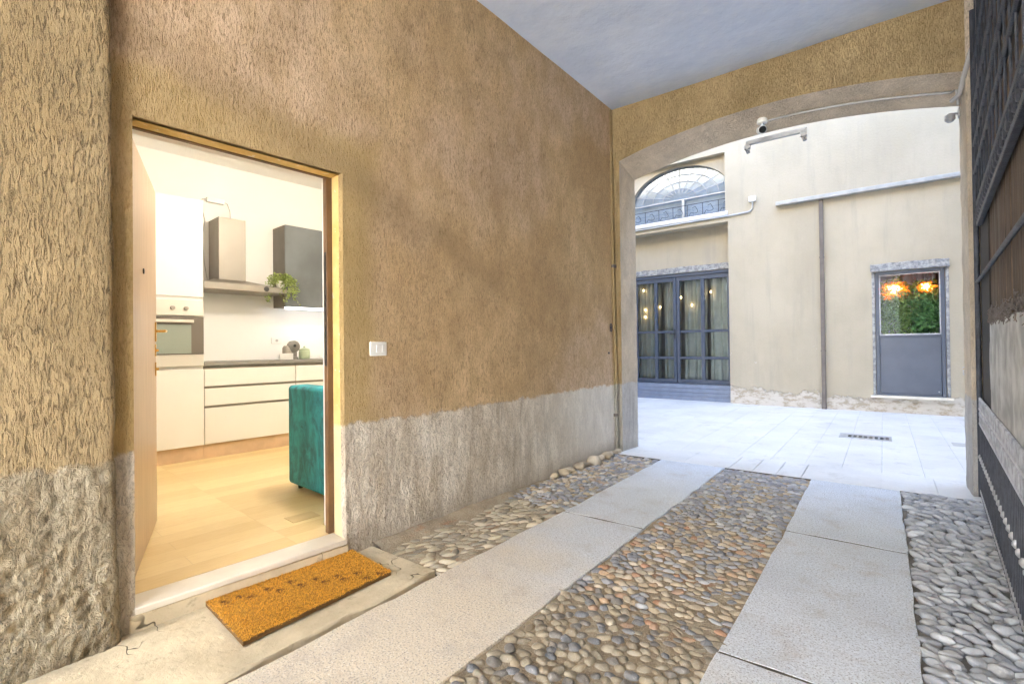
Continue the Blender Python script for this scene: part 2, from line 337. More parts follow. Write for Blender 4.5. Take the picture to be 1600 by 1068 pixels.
# ------------------------------------------------------------------ object helpers
ID = Matrix()
def prop(o, label=None, cat=None, group=None, kind=None):
    if label: o['label'] = label
    if cat: o['category'] = cat
    if group: o['group'] = group
    if kind: o['kind'] = kind
    return o
def thing(name, label, cat, mat=ID, loc=(0, 0, 0), group=None):
    """an Empty at the thing's base; mat is the frame the thing is built in"""
    o = bpy.data.objects.new(name, None); COL.objects.link(o)
    o.matrix_world = mat @ Matrix.Translation(loc); o.empty_display_size = .1
    prop(o, label, cat, group); bpy.context.view_layer.update(); return o
def root_matrix(p):
    mt = Matrix()
    while p is not None: mt = p.matrix_basis @ mt; p = p.parent
    return mt
class MB:
    def __init__(s, xf=ID): s.v = []; s.f = []; s.xf = xf; s.mi = []; s.cm = 0
    def add(s, vs, fs):
        b = len(s.v); s.v += [tuple(v) for v in vs]; s.f += [tuple(i+b for i in f) for f in fs]; s.mi += [s.cm]*len(fs); return s
    def box(s, x0, x1, y0, y1, z0, z1):
        vs = [(x, y, z) for z in (z0, z1) for y in (y0, y1) for x in (x0, x1)]
        return s.add(vs, [(0, 2, 3, 1), (4, 5, 7, 6), (0, 1, 5, 4), (2, 6, 7, 3), (0, 4, 6, 2), (1, 3, 7, 5)])
    def quad(s, *p): return s.add(p, [tuple(range(len(p)))])
    def tube(s, pts, r, n=10, cap=True):
        pts = [Vector(p) for p in pts]; rs = r if isinstance(r, (list, tuple)) else [r]*len(pts); vs = []; fs = []
        prev = None
        for i, p in enumerate(pts):
            d = (pts[min(i+1, len(pts)-1)]-pts[max(i-1, 0)]).normalized()
            a = prev if prev is not None else (Vector((0, 0, 1)) if abs(d.z) < .9 else Vector((1, 0, 0)))
            a = (a-d*a.dot(d)).normalized(); prev = a; b = d.cross(a)
            for k in range(n):
                t = 2*math.pi*k/n; vs.append(p+(a*math.cos(t)+b*math.sin(t))*rs[i])
        for i in range(len(pts)-1):
            for k in range(n):
                fs.append((i*n+k, i*n+(k+1) % n, (i+1)*n+(k+1) % n, (i+1)*n+k))
        if cap: fs += [tuple(range(n))[::-1], tuple((len(pts)-1)*n+k for k in range(n))]
        return s.add(vs, fs)
    def lathe(s, prof, c=(0, 0, 0), n=24, axis='z'):
        vs = []; fs = []
        for (r, h) in prof:
            for k in range(n):
                t = 2*math.pi*k/n; a, b = r*math.cos(t), r*math.sin(t)
                q = {'z': (a, b, h), 'y': (a, h, b), 'x': (h, a, b)}[axis]
                vs.append((c[0]+q[0], c[1]+q[1], c[2]+q[2]))
        for i in range(len(prof)-1):
            for k in range(n): fs.append((i*n+k, i*n+(k+1) % n, (i+1)*n+(k+1) % n, (i+1)*n+k))
        fs += [tuple(range(n))[::-1], tuple((len(prof)-1)*n+k for k in range(n))]
        return s.add(vs, fs)
    def prism(s, poly, z0, z1):
        n = len(poly); vs = [(x, y, z0) for x, y in poly]+[(x, y, z1) for x, y in poly]
        return s.add(vs, [tuple(range(n))[::-1], tuple(range(n, 2*n))]+[(i, (i+1) % n, n+(i+1) % n, n+i) for i in range(n)])
    def grid(s, V):      # V: (a,b,3) array
        a, b = V.shape[:2]
        fs = [(i*b+j, i*b+j+1, (i+1)*b+j+1, (i+1)*b+j) for i in range(a-1) for j in range(b-1)]
        return s.add(V.reshape(-1, 3).tolist(), fs)
    def torus(s, c, R_, r, ax=(0, 1), n=14, k=6):
        pts = []
        for i in range(n+1):
            t = 2*math.pi*i/n; p = list(c); p[ax[0]] += R_*math.cos(t); p[ax[1]] += R_*math.sin(t); pts.append(p)
        return s.tube(pts, r, k, False)
    def build(s, name, mat, parent=None, bevel=0., smooth=40, recalc=True, tint=None, seg=2):
        me = bpy.data.meshes.new(name)
        mt = s.xf
        if parent is not None: mt = root_matrix(parent).inverted() @ s.xf
        me.from_pydata([mt @ Vector(v) for v in s.v], [], s.f)
        for mm in (mat if isinstance(mat, (list, tuple)) else [mat]): me.materials.append(mm)
        if any(s.mi): me.polygons.foreach_set('material_index', s.mi)
        if recalc:
            bm = bmesh.new(); bm.from_mesh(me); bmesh.ops.recalc_face_normals(bm, faces=bm.faces); bm.to_mesh(me); bm.free()
        if tint is not None:
            at = me.color_attributes.new('tint', 'FLOAT_COLOR', 'POINT'); at.data.foreach_set('color', np.asarray(tint, np.float32).ravel())
        if smooth:
            me.shade_smooth(); me.set_sharp_from_angle(angle=R(smooth))
        me.update()
        o = bpy.data.objects.new(name, me); COL.objects.link(o)
        if parent is not None: o.parent = parent
        if bevel:
            b = o.modifiers.new('bevel', 'BEVEL'); b.width = bevel; b.segments = seg; b.limit_method = 'ANGLE'; b.angle_limit = R(40)
        return o
def bx(name, mat, parent, dims, xf=ID, bevel=.003): return MB(xf).box(*dims).build(name, mat, parent, bevel)
def np_mesh(name, V, F, mat, parent=None, tint=None):
    me = bpy.data.meshes.new(name); me.vertices.add(len(V)); me.vertices.foreach_set('co', np.asarray(V, np.float32).ravel())
    n = F.shape[1]; me.loops.add(F.size); me.loops.foreach_set('vertex_index', F.astype(np.int32).ravel())
    me.polygons.add(len(F)); me.polygons.foreach_set('loop_start', np.arange(0, F.size, n, dtype=np.int32))
    me.update(calc_edges=True)
    if tint is not None:
        at = me.color_attributes.new('tint', 'FLOAT_COLOR', 'POINT'); at.data.foreach_set('color', np.asarray(tint, np.float32).ravel())
    me.materials.append(mat); me.shade_smooth()
    o = bpy.data.objects.new(name, me); COL.objects.link(o)
    if parent is not None: o.parent = parent
    return o

# frames ------------------------------------------------------------
SK = R(4.61); W0 = Vector((-2.668, 1.803, 0))
ROOM = Matrix.Translation(W0) @ Matrix.Rotation(R(90)-SK, 4, 'Z')        # x = along the wall, y = into the room
def wallx(y):
    y = np.asarray(y, float)
    return np.where(y < 1.9, -2.668-(1.9-y)*math.tan(SK)+(.1)*math.tan(SK), -2.668+.1*math.tan(SK)+(y-1.9)*math.tan(R(1.0)))
CEIL = 4.12
ZS = .104       # room floor / sill height

# =================================================================== SETTING: ground
def ground():
    g = MB().box(-60, 60, -60, 60, -.5, -.09).build('ground', M['darkbase'], smooth=0); prop(g, kind='structure')
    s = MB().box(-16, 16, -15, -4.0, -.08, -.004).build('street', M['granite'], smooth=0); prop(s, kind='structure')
ground()

def slab(poly, mb, seed):
    """one paving slab: slightly wavy outline, softened arris"""
    pts = []
    n = len(poly)
    for i in range(n):
        a = np.array(poly[i]); b = np.array(poly[(i+1) % n]); L = np.linalg.norm(b-a); k = max(2, int(L/.09))
        d = (b-a)/L; nr = np.array([-d[1], d[0]])
        for j in range(k):
            p = a+(b-a)*j/k; w = 0 if j == 0 else (fbm(np.array([[p[0]*6, p[1]*6, seed]]), 4)[0]-.5)*.034
            pts.append(tuple(p+nr*w))
    c = np.mean(pts, axis=0)
    def inset(q, e):
        q = np.array(q); d = q-c; return tuple(q-np.sign(d)*e*np.minimum(1, np.abs(d)/.1))
    m_ = len(pts); r0 = [(x, y, -.07) for x, y in pts]; r1 = [(x, y, -.008) for x, y in pts]
    r2 = [inset(p, .0012)+(-.0012,) for p in pts]; r3 = [inset(p, .003)+(0,) for p in pts]
    vs = r0+r1+r2+r3; fs = []
    for k in range(3):
        fs += [(k*m_+i, k*m_+(i+1) % m_, (k+1)*m_+(i+1) % m_, (k+1)*m_+i) for i in range(m_)]
    fs.append(tuple(3*m_+i for i in range(m_)))
    mb.add(vs, fs)
mb = MB(); g = .006
for i, (x0, x1, x0b, x1b, y0, y1) in enumerate([(-2.065, -1.38, -1.985, -1.345, -4.05, 3.260), (-1.98, -1.345, -1.985, -1.315, 3.274, 5.355),
                              (-.575, .10, -.57, .10, -4.05, .22), (-.57, .10, -.57, .10, .235, 2.136), (-.565, .10, -.55, .10, 2.149, 3.785), (-.55, .10, -.556, .095, 3.80, 5.355)]):
    slab([(x0, y0), (x1, y0), (x1b, y1), (x0b, y1)], mb, i*3.1)
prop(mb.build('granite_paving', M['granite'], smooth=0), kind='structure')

mb = MB()
for x0, x1, y in ((-1.975, -1.35, 3.267), (-.565, .095, .2275), (-.562, .095, 2.1425), (-.552, .092, 3.7925)): mb.box(x0, x1, y-.012, y+.012, -.05, -.0022)
mb.box(-2.6, .6, 5.345, 5.38, -.05, -.005)
prop(mb.build('paving_joint', M['darkbase'], smooth=0), kind='structure')
# courtyard paving ----------------------------------------------------
mb = MB()
def tile(x0, x1, y0, y1, h=0., gp=.0022):
    e = .003; a, b, c, d = x0+gp/2, x1-gp/2, y0+gp/2, y1-gp/2
    mb.add([(a, c, -.06), (b, c, -.06), (b, d, -.06), (a, d, -.06), (a, c, h-e), (b, c, h-e), (b, d, h-e), (a, d, h-e), (a+e, c+e, h), (b-e, c+e, h), (b-e, d-e, h), (a+e, d-e, h)],
           [(0, 1, 5, 4), (1, 2, 6, 5), (2, 3, 7, 6), (3, 0, 4, 7), (4, 5, 9, 8), (5, 6, 10, 9), (6, 7, 11, 10), (7, 4, 8, 11), (8, 9, 10, 11)])
xs = [-2.75, -1.75, -1.285, -1.065, -.855, -.64, .35, .72]
for a, b in zip(xs[:-1], xs[1:]):
    if (a, b) in ((-1.285, -1.065), (-.855, -.64)):
        s0, s1 = (5.60, 6.0) if a < -1 else (5.60, 5.84)
        tile(a, b, 5.37, s0, 0, .006); tile(a, b, s0, s1, -.001, .008)
        if s1 < 5.99: tile(a, b, s1, 6.0, 0, .006)
    else: tile(a, b, 5.37, 6.0)
tile(-7, -2.75, 5.9, 6.0); tile(.72, 5, 5.9, 6.0)
r2 = random.Random(3)
k = -20
while k < 18:
    x0 = -.03+k*.325; y = 6.0-r2.random()*1.2; first = True
    while y < 11.6:
        L = r2.choice([1.1, 1.6, 2.2]); a = max(6.0, y); b = min(11.6, y+L)
        if b-a > .02: tile(x0, x0+.325, a, b, r2.uniform(-.0012, .0012))
        y += L
    k += 1
prop(MB().box(-7, 5, 5.95, 11.6, -.05, -.0035).build('joint_bed', M['panelgrey'], smooth=0), kind='structure')
prop(mb.build('courtyard_paving', M['tile'], smooth=0), kind='structure')

# mortar beds ----------------------------------------------------------
def bed_h(X, Y, kind):
    P = np.stack([X, Y, np.zeros_like(X)], -1).reshape(-1, 3)
    n = (fbm(P*9, 4, 3)-.5)*.016
    if kind == 'c':
        sm = np.clip((fbm(P*2.2+5, 3, 9)-.42)*5, 0, 1)*np.exp(-((P[:, 1]-2.35)/.55)**2)*np.clip((P[:, 0]+1.25)/.3, 0, 1)
        h = -.013+n+.004*sm
    elif kind == 'l':
        sm = np.clip((fbm(P*3+2, 3, 4)-.33)*4, 0, 1)*np.clip((3.5-P[:, 1])/.9, 0, 1)
        fillet = np.clip(1-(P[:, 0]+2.60)/.13, 0, 1)*np.clip((4.2-P[:, 1])/.8, .15, 1)
        h = -.018+n+.014*sm+.03*fillet
    else: h = -.024+n*.6
    return h.reshape(X.shape)
mb = MB()
for kind, x0, x1, y0, y1, st in (('c', -1.40, -.54, -4.05, 5.37, .02), ('r', .09, .95, -4.05, 5.37, .025), ('l', -2.70, -1.96, 1.985, 5.37, .02)):
    gx = np.linspace(x0, x1, int((x1-x0)/st)+1); gy = np.linspace(y0, y1, int((y1-y0)/st)+1)
    X, Y = np.meshgrid(gx, gy, indexing='ij'); V = np.stack([X, Y, bed_h(X, Y, kind)], -1); mb.grid(V)
prop(mb.build('mortar_bed', M['mortar'], smooth=80, recalc=False), kind='structure')
# concrete in front of the doorway
gx = np.linspace(-3.05, -2.045, 52); gy = np.linspace(-4.05, 1.985, 150); X, Y = np.meshgrid(gx, gy, indexing='ij')
P = np.stack([X, Y, X*0], -1).reshape(-1, 3)
Zc = ((fbm(P*5, 5, 21)-.5)*.02-.004).reshape(X.shape)
Xe = X.copy()
ew = (fbm(np.stack([gx*0, gx*0, gx*0], -1), 1)[0])
Xe[-1, :] -= (fbm(np.stack([gy*5, gy*0, gy*0+3], -1), 4, 5)**2)*.06
Zc[-1, :] -= .01
V = np.stack([Xe, Y, Zc], -1); V2 = np.stack([Xe[-2:], Y[-2:], Zc[-2:]], -1).copy(); V2[0] = V[-1]; V2[1] = V[-1]-np.array([0, 0, .06])
mb = MB(); mb.grid(V); mb.grid(V2)
V3 = np.stack([V[:, -1], V[:, -1]-np.array([0, 0, .05])]); mb.grid(V3)
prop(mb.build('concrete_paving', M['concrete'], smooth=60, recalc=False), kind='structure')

# pebbles ---------------------------------------------------------------
def ico(sub):
    bm = bmesh.new(); bmesh.ops.create_icosphere(bm, subdivisions=sub, radius=1)
    V = np.array([v.co[:] for v in bm.verts]); F = np.array([[v.index for v in f.verts] for f in bm.faces]); bm.free(); return V, F
ICO = {2: ico(2), 3: ico(3)}
def scatter(x0f, x1f, y0, y1, d):
    """poisson-like points in a strip"""
    pts = []; cell = {}; cs = d
    n = int((y1-y0)*1.0/(d*d)*45)
    for _ in range(n):
        y = random.uniform(y0, y1); a, b = x0f(y), x1f(y); x = random.uniform(a, b)
        dd = d*random.uniform(.72, 1.12); ci, cj = int(x//cs), int(y//cs); ok = True
        for i in range(ci-2, ci+3):
            for j in range(cj-2, cj+3):
                for (px, py, pd) in cell.get((i, j), ()):
                    if (px-x)**2+(py-y)**2 < (.5*(dd+pd))**2: ok = False; break
                if not ok: break
            if not ok: break
        if ok: cell.setdefault((ci, cj), []).append((x, y, dd)); pts.append((x, y, dd))
    XY = np.array([q[:2] for q in pts]); out = []
    for k in range(0, len(XY), 400):      # let every stone grow until it nearly meets its neighbours
        D = np.linalg.norm(XY[k:k+400, None]-XY[None], axis=2); D.sort(axis=1)
        for q, dn in zip(pts[k:k+400], D[:, 1:5].mean(1)): out.append((q[0], q[1], min(max(dn*.97, q[2]*.9), d*1.5)))
    return out
def pebbles(pts, pal, elong, ang, proud, bury, near, hfun=None, sxy=1.):
    Vs = []; Fs = []; Cs = []; off = 0
    for (x, y, d) in pts:
        sub = 3 if y < near else 2
        V0, F0 = ICO[sub]; r = d*.5*random.uniform(.92, 1.12)*sxy; e = random.uniform(*elong)
        s = np.array([r*math.sqrt(e), r/math.sqrt(e), r*random.uniform(.5, .8)])
        P = V0*s; nz = 1+(vnoise(V0*1.6+rng.random(3)*50, 1)-.5)*.42; P = P*nz[:, None]
        a = ang(x, y)+random.gauss(0, .35); ca, sa = math.cos(a), math.sin(a)
        P = np.stack([P[:, 0]*ca-P[:, 1]*sa, P[:, 0]*sa+P[:, 1]*ca, P[:, 2]], -1)
        tx, ty = random.gauss(0, .13), random.gauss(0, .13); P[:, 2] += P[:, 0]*tx+P[:, 1]*ty
        top = random.uniform(*proud)-(hfun(x, y) if hfun else 0)
        P += np.array([x, y, top-P[:, 2].max()])
        c = np.array(random.choice(pal(x, y))); c = np.clip(c*random.uniform(.82, 1.16), .02, .8)
        Vs.append(P); Fs.append(F0+off); off += len(P); Cs.append(np.tile(np.append(c, 1), (len(P), 1)))
    return np.concatenate(Vs), np.concatenate(Fs), np.concatenate(Cs)
GREY = [(.28, .285, .31), (.36, .365, .38), (.20, .21, .24), (.44, .445, .45), (.31, .30, .29), (.24, .25, .29)]
WARM = [(.42, .34, .23), (.36, .29, .2), (.48, .41, .31), (.28, .25, .22), (.22, .22, .24), (.5, .45, .37), (.34, .26, .2)]
RUST = [(.40, .21, .12), (.36, .23, .15), (.45, .30, .18)]
def pal_c(x, y):
    if 2.1 < y < 3.5 and random.random() < .16*(1 if x < -.8 or y > 2.7 else .6): return RUST
    if y < 2.3: return [(.27, .22, .15), (.23, .195, .14), (.31, .26, .18), (.18, .165, .15), (.16, .165, .18), (.35, .30, .22)]
    return GREY[:3]+WARM[:4] if y < 3.6 else GREY+WARM[:1]
def smear(x, y): return .0025*math.exp(-((y-2.35)/.55)**2)*min(1, max(0, (x+1.2)/.25))
parts = []
lx = lambda y: -1.352+.03*(y-1.3)/4+.02; rx = lambda y: -.578
parts.append(pebbles(scatter(lx, rx, -1.3, 2.2, .049), pal_c, (1.05, 1.7), lambda x, y: random.uniform(-.9, .9), (-.003, .004), .5, 2.6, smear, 1.08))
parts.append(pebbles(scatter(lx, rx, 2.2, 5.33, .047), pal_c, (1.2, 2.0), lambda x, y: random.gauss(0, .3), (-.002, .005), .5, 2.6, smear, 1.05))
parts.append(pebbles(scatter(lambda y: .135, lambda y: .80, -1.3, 5.33, .053), lambda x, y: [(.34, .355, .385), (.42, .435, .46), (.25, .26, .29), (.44, .455, .48), (.33, .335, .35)], (1.5, 2.5), lambda x, y: -.25, (.002, .018), .5, 3.2, None, .98))
wl = lambda y: float(wallx(y))+.05
parts.append(pebbles(scatter(lambda y: wl(y)+(.10 if y < 3.3 else .0), lambda y: -2.03, 2.03, 3.3, .062), lambda x, y: [(.30, .25, .17), (.38, .32, .22), (.24, .21, .16), (.44, .38, .28)], (1.7, 3.0), lambda x, y: 1.0, (.0, .010), .5, 3.0, None, 1.08))
parts.append(pebbles(scatter(wl, lambda y: -2.02, 3.3, 5.33, .05), lambda x, y: WARM+GREY, (1.2, 2.1), lambda x, y: .4, (-.004, .006), .5, 2.0))
V = []; F = []; C_ = []; off = 0
for a, b, c in parts: V.append(a); F.append(b+off); C_.append(c); off += len(a)
o = np_mesh('cobblestone_paving', np.concatenate(V), np.concatenate(F), M['pebble'], None, np.concatenate(C_)); prop(o, kind='structure')

# =================================================================== THE PASSAGE BUILDING
AB = thing('archway_building', 'ochre plastered vaulted passage building with open entrance door, pale blue ceiling and segmental arch', 'building')
DY0, DY1, DZ1 = .757, 1.803, 2.352
def relief(P, kind):
    """outward relief of the render in metres"""
    x, y, z = P[:, 0], P[:, 1], P[:, 2]
    fine = (fbm(P*np.array([38, 38, 13.]), 3, 31)-.5)*.0022
    ed = z+(fbm(P*9, 3, 33)-.5)*.05
    dm = np.clip((.80-ed)/.012, 0, 1)
    if kind == 'pil':
        r = fbm(P*np.array([26, 26, 15.]), 4, 35); r = 1-np.abs(r*2-1)*2.4
        r2_ = fbm((P+np.array([0, 0, 1])*P[:, 1:2]*.6)*np.array([45, 45, 22.]), 3, 39)
        amp = .006+.008*np.clip((.75-z)/.6, 0, 1)
        return fine*1.5+dm*(.004+r*amp+(r2_-.5)*amp*1.3)+np.clip((.14-z)/.14, 0, 1)*.02
    drip = fbm(P*np.array([30, 30, 3.2]), 4, 37); drip = 1-np.abs(drip*2-1)*2
    near = np.clip((4.2-y)/2., .25, 1)
    r = (fbm(P*np.array([40, 40, 26.]), 4, 38)-.5)*.010
    wav = (fbm(P*np.array([1.3, 1.3, 1.3]), 3, 41)-.5)*.014+.008
    return wav+fine+dm*(.006+near*(drip*.0045*np.clip((.62-z)/.25, 0, 1)+r))
def wall_patch(mb, y0, y1, z0, z1, st=.016, kind='wall', fx=wallx, ret=''):
    a = max(2, int((y1-y0)/st)+1); b = max(2, int((z1-z0)/st)+1)
    Y, Z = np.meshgrid(np.linspace(y0, y1, a), np.linspace(z0, z1, b), indexing='ij')
    X = fx(Y); P = np.stack([X, Y, Z], -1).reshape(-1, 3); P[:, 0] += relief(P, kind)
    V = P.reshape(a, b, 3); mb.grid(V)
    for e in ret:
        E = {'y1': V[-1, :], 'y0': V[0, :], 'z0': V[:, 0]}[e]; E2 = E.copy(); E2[:, 0] -= .045; mb.grid(np.stack([E, E2]))
mb = MB()
wall_patch(mb, .40, DY0, -.05, CEIL+.03, .02, ret=['y1'])
wall_patch(mb, DY0, DY1, DZ1, CEIL+.03, .02, ret=['z0'])
wall_patch(mb, DY1, 3.6, -.05, CEIL+.03, .0145, ret=['y0'])
wall_patch(mb, 3.6, 5.62, -.05, CEIL+.03, .022)
wall_patch(mb, -4.2, .40, -.05, CEIL+.03, .06)
wall_patch(mb, DY0, DY1, -.05, ZS-.03, .02)
# right wall of the passage, behind the gate
V = np.array([[(.80, y, z) for z in (-.05, CEIL+.03)] for y in (-4.2, 5.62)]); mb.grid(V)
mb.build('passage_wall', M['wall'], AB, smooth=0 or 80, recalc=False)
# pilaster by the camera: rough render with a broken arris
PX = -2.70; PYE = .672
def pil_profile():
    a = 96; b = 330
    u = np.linspace(0, 1, a); zz = np.concatenate([np.linspace(-.06, 1.0, 150), np.linspace(1.0, CEIL+.03, 230)[1:]])
    U, Zz = np.meshgrid(u, zz, indexing='ij')
    # path: front face from y=-.35 to the arris, then round the corner back to the wall
    L1 = PYE+.35; L2 = .14; s = U*(L1+L2)
    # denser along front is fine
    X = np.where(s < L1, PX, PX-(s-L1)); Y = np.where(s < L1, -.35+s, PYE)
    P = np.stack([X, Y, Zz], -1).reshape(-1, 3)
    rl = relief(P, 'pil').reshape(X.shape)
    w = np.clip((s-(L1-.02))/.04, 0, 1)       # normal swings from +X to +Y round the corner
    edge = (fbm(np.stack([Zz*7, Zz*0, Zz*0], -1).reshape(-1, 3), 4, 51).reshape(X.shape)-.5)*.022
    lean = .012*(1-Zz/4)
    X = X+rl*(1-w); Y = Y+(rl*.6+edge+lean)*w+(w > 0)*0
    near = np.exp(-np.abs(s-L1)/.02)
    X = X-near*.006; Y = Y-near*.004
    return np.stack([X, Y, Zz], -1)
MB().grid(pil_profile()).build('pilaster', M['pil'], AB, smooth=80, recalc=False)
# reveals of the doorway (outer part, yellow)
def wp(s, t, z): return tuple(ROOM @ Vector((s, t, z)))
s0 = -1.05
mb = MB(ROOM)
mb.box(0.0, .05, .004, .13, ZS-.02, DZ1+.05)                # far jamb
mb.box(s0-.05, s0, .012, .13, ZS-.02, DZ1+.05)
mb.box(s0, 0.0, .004, .13, DZ1, DZ1+.05)
mb.build('door_reveal', M['reveal'], AB, .008, seg=3)
mb = MB(ROOM)
mb.box(0.03, .05, .132, .31, ZS-.05, DZ1+.05); mb.box(s0-.05, s0, .132, .31, ZS-.05, DZ1+.05); mb.box(s0-.05, .05, .132, .31, DZ1+.03, DZ1+.08)
mb.build('inner_reveal', M['roomwall'], AB, smooth=0)
mb = MB(ROOM)
mb.box(-.034, .028, .131, .175, ZS, DZ1+.02); mb.box(s0-.04, s0+.004, .131, .16, ZS, DZ1+.02); mb.box(s0+.004, -.034, .131, .16, DZ1-.004, DZ1+.028)
DF = mb.build('door_frame', M['frame'], AB, .004)
mb = MB(ROOM)
for z in (1.33, 1.38, 1.43, 1.48, 1.53, 1.58, 1.29, 1.23, 1.18): mb.box(-.0385, -.0355, .142, .160, z, z+.028)
mb.box(-.0355, -.0342, .138, .165, 1.16, 1.88); mb.box(-.0385, -.0356, .14, .163, 1.70, 1.86)
mb.build('strike_plate', M['black'], DF)
# steel sill and concrete step
bx('door_sill', M['marble'], AB, (s0-.0, .0, -.035, .135, ZS-.032, ZS+.0), ROOM, .006)
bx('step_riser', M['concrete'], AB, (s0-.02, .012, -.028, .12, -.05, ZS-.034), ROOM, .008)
# threshold strip and room shell
MB(ROOM).box(-1.9, 3.6, .34, 3.78, ZS-.1, ZS-.001).box(s0-.03, .03, .136, .34, ZS-.1, ZS-.001).build('room_floor', M['floor'], AB, smooth=0)
mb = MB(ROOM)
mb.box(-1.9, 3.6, 3.77, 3.87, 0, 3.6); mb.box(-2.0, -1.9, .30, 3.87, 0, 3.6); mb.box(3.6, 3.7, .30, 3.87, 0, 3.6)
mb.box(.05, 3.6, .25, .31, 0, 3.6); mb.box(-1.9, s0-.05, .25, .31, 0, 3.6); mb.box(s0-.05, .05, .25, .31, DZ1+.08, 3.6)
mb.build('room_wall', M['roomwall'], AB, smooth=0)
bx('room_ceiling', M['roomwall'], AB, (-2.0, 3.7, .25, 3.87, 3.5, 3.6), ROOM, 0)
# entrance door leaf, standing open into the room
h0 = Vector((-1.02, .20)); h1 = Vector((-.682, 1.25)); ld = (h1-h0).normalized(); ang = math.atan2(ld.y, ld.x)
LEAF = ROOM @ Matrix.Translation((h0.x, h0.y, 0)) @ Matrix.Rotation(ang, 4, 'Z')      # x along the leaf, -y.. faces
LW = (h1-h0).length
DL = bx('entrance_door', M['doorwood'], AB, (.0, LW, 0, .05, ZS+.012, 2.352), LEAF, .003)
print('leafside', (LEAF.inverted() @ Vector((0, 0, 1.27))).y)
mb = MB(LEAF); mb.box(LW, LW+.003, .012, .04, 1.0, 1.62); mb.build('lock_plate', M['brass'], DL)
fy = .0
def leafpart(name, mat, fn, parent=DL): mb = MB(LEAF); fn(mb); return mb.build(name, mat, parent, 0)
yy = -1; Yf = 0
def handle(mb):
    c = (LW-.06, Yf, 1.40)
    mb.box(c[0]-.018, c[0]+.018, min(Yf, Yf+yy*.008), max(Yf, Yf+yy*.008), 1.33, 1.46)
    mb.tube([(c[0], Yf, 1.40), (c[0], Yf+yy*.055, 1.40), (c[0]-.012, Yf+yy*.06, 1.40), (c[0]-.12, Yf+yy*.062, 1.398)], [.009, .009, .010, .007], 10)
    y2 = .05; mb.tube([(c[0], y2, 1.40), (c[0], y2-yy*.055, 1.40), (c[0]-.012, y2-yy*.06, 1.40), (c[0]-.12, y2-yy*.062, 1.398)], [.009, .009, .010, .007], 10)
leafpart('door_handle', M['brass'], handle)
for z0, z1 in ((1.23, 1.31), (1.10, 1.19)):
    leafpart('lock_escutcheon', M['brass'], lambda mb: (mb.box(LW-.075, LW-.045, min(Yf, Yf+yy*.006), max(Yf, Yf+yy*.006), z0, z1), mb.lathe([(.008, Yf), (.008, Yf+yy*.02)], (LW-.06, 0, (z0+z1)/2), 12, 'y')))
leafpart('peephole', M['black'], lambda mb: mb.lathe([(.016, Yf), (.016, Yf+yy*.006), (.008, Yf+yy*.008)], (LW*.42, 0, 1.724), 16, 'y'))

# passage ceiling
gx = np.linspace(-3.1, 1.0, 60); gy = np.linspace(-4.2, 5.62, 90); X, Y = np.meshgrid(gx, gy, indexing='ij')
P = np.stack([X, Y, X*0], -1).reshape(-1, 3)
Zc = CEIL+((fbm(P*1.5, 3, 61)-.5)*.02).reshape(X.shape)-.07*np.exp(-((5.5-Y)/.10))*0
MB().grid(np.stack([X, Y, Zc], -1)[::-1]).build('ceiling', M['ceiling'], AB, smooth=80, recalc=False)
# arch wall: front face, soffit, jambs
def archz(x): return 3.68-.2*((x+.93)/1.57)**2
AX0, AX1, YF, YB = -2.505, .572, 5.5, 5.88
def archzb(x): return archz(x)-.145
mb = MB(); na = 70
def nz2(P, amp, sc_, seed): return (fbm(P*sc_, 3, seed)-.5)*amp
cols = np.linspace(AX0, AX1, na); rows = 30
V = np.zeros((na, rows, 3))
for i, x in enumerate(cols):
    V[i, :, 0] = x; V[i, :, 1] = YF; V[i, :, 2] = np.linspace(archz(x), CEIL+.03, rows)
V[:, 1:, 1] += nz2(V[:, 1:].reshape(-1, 3), .012, 3, 71).reshape(na, rows-1)
mb.grid(V)
for xa, xb in ((-2.75, AX0), (AX1, 1.2)):
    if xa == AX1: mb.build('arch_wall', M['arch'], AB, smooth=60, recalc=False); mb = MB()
    cx = np.linspace(xa, xb, 10); cz = np.linspace(-.06, archz(AX0 if xb == AX0 else AX1), 90)
    X, Z_ = np.meshgrid(cx, cz, indexing='ij'); mb.grid(np.stack([X, X*0+YF, Z_], -1))
    X, Z_ = np.meshgrid(cx, np.linspace(archz(AX0 if xb == AX0 else AX1), CEIL+.03, 10), indexing='ij'); mb.grid(np.stack([X, X*0+YF, Z_], -1))
mb.build('pier_face', M['soffit'], AB, smooth=60, recalc=False)
mb = MB(); t = np.linspace(0, 1, 14)
V = np.zeros((na, 14, 3))
for i, x in enumerate(cols):
    V[i, :, 0] = x+(.03*(t) if i < 0 else 0); V[i, :, 1] = YF+(YB-YF)*t; V[i, :, 2] = archz(x)+(archzb(x)-archz(x))*t
V[1:-1, 1:-1, 2] += nz2(V[1:-1, 1:-1].reshape(-1, 3), .014, 6, 72).reshape(na-2, 12)
mb.grid(V)
def jamb(xa, xb, flip):
    zs_ = np.linspace(-.06, 1, 120); V = np.zeros((14, 120, 3))
    for j in range(14):
        x = xa+(xb-xa)*t[j]; top = archz(xa)+(archzb(xa)-archz(xa))*t[j]
        V[j, :, 0] = x; V[j, :, 1] = YF+(YB-YF)*t[j]; V[j, :, 2] = -.06+(top+.06)*np.linspace(0, 1, 120)
    w = nz2(V.reshape(-1, 3), .02, 5, 73).reshape(14, 120); w[0] *= .3; w[:, -1] = 0
    V[:, :, 0] += w; mb.grid(V)
jamb(AX0, AX0+.035, 0); jamb(AX1, AX1-.005, 1)
mb.build('arch_soffit', M['soffit'], AB, smooth=60, recalc=False)
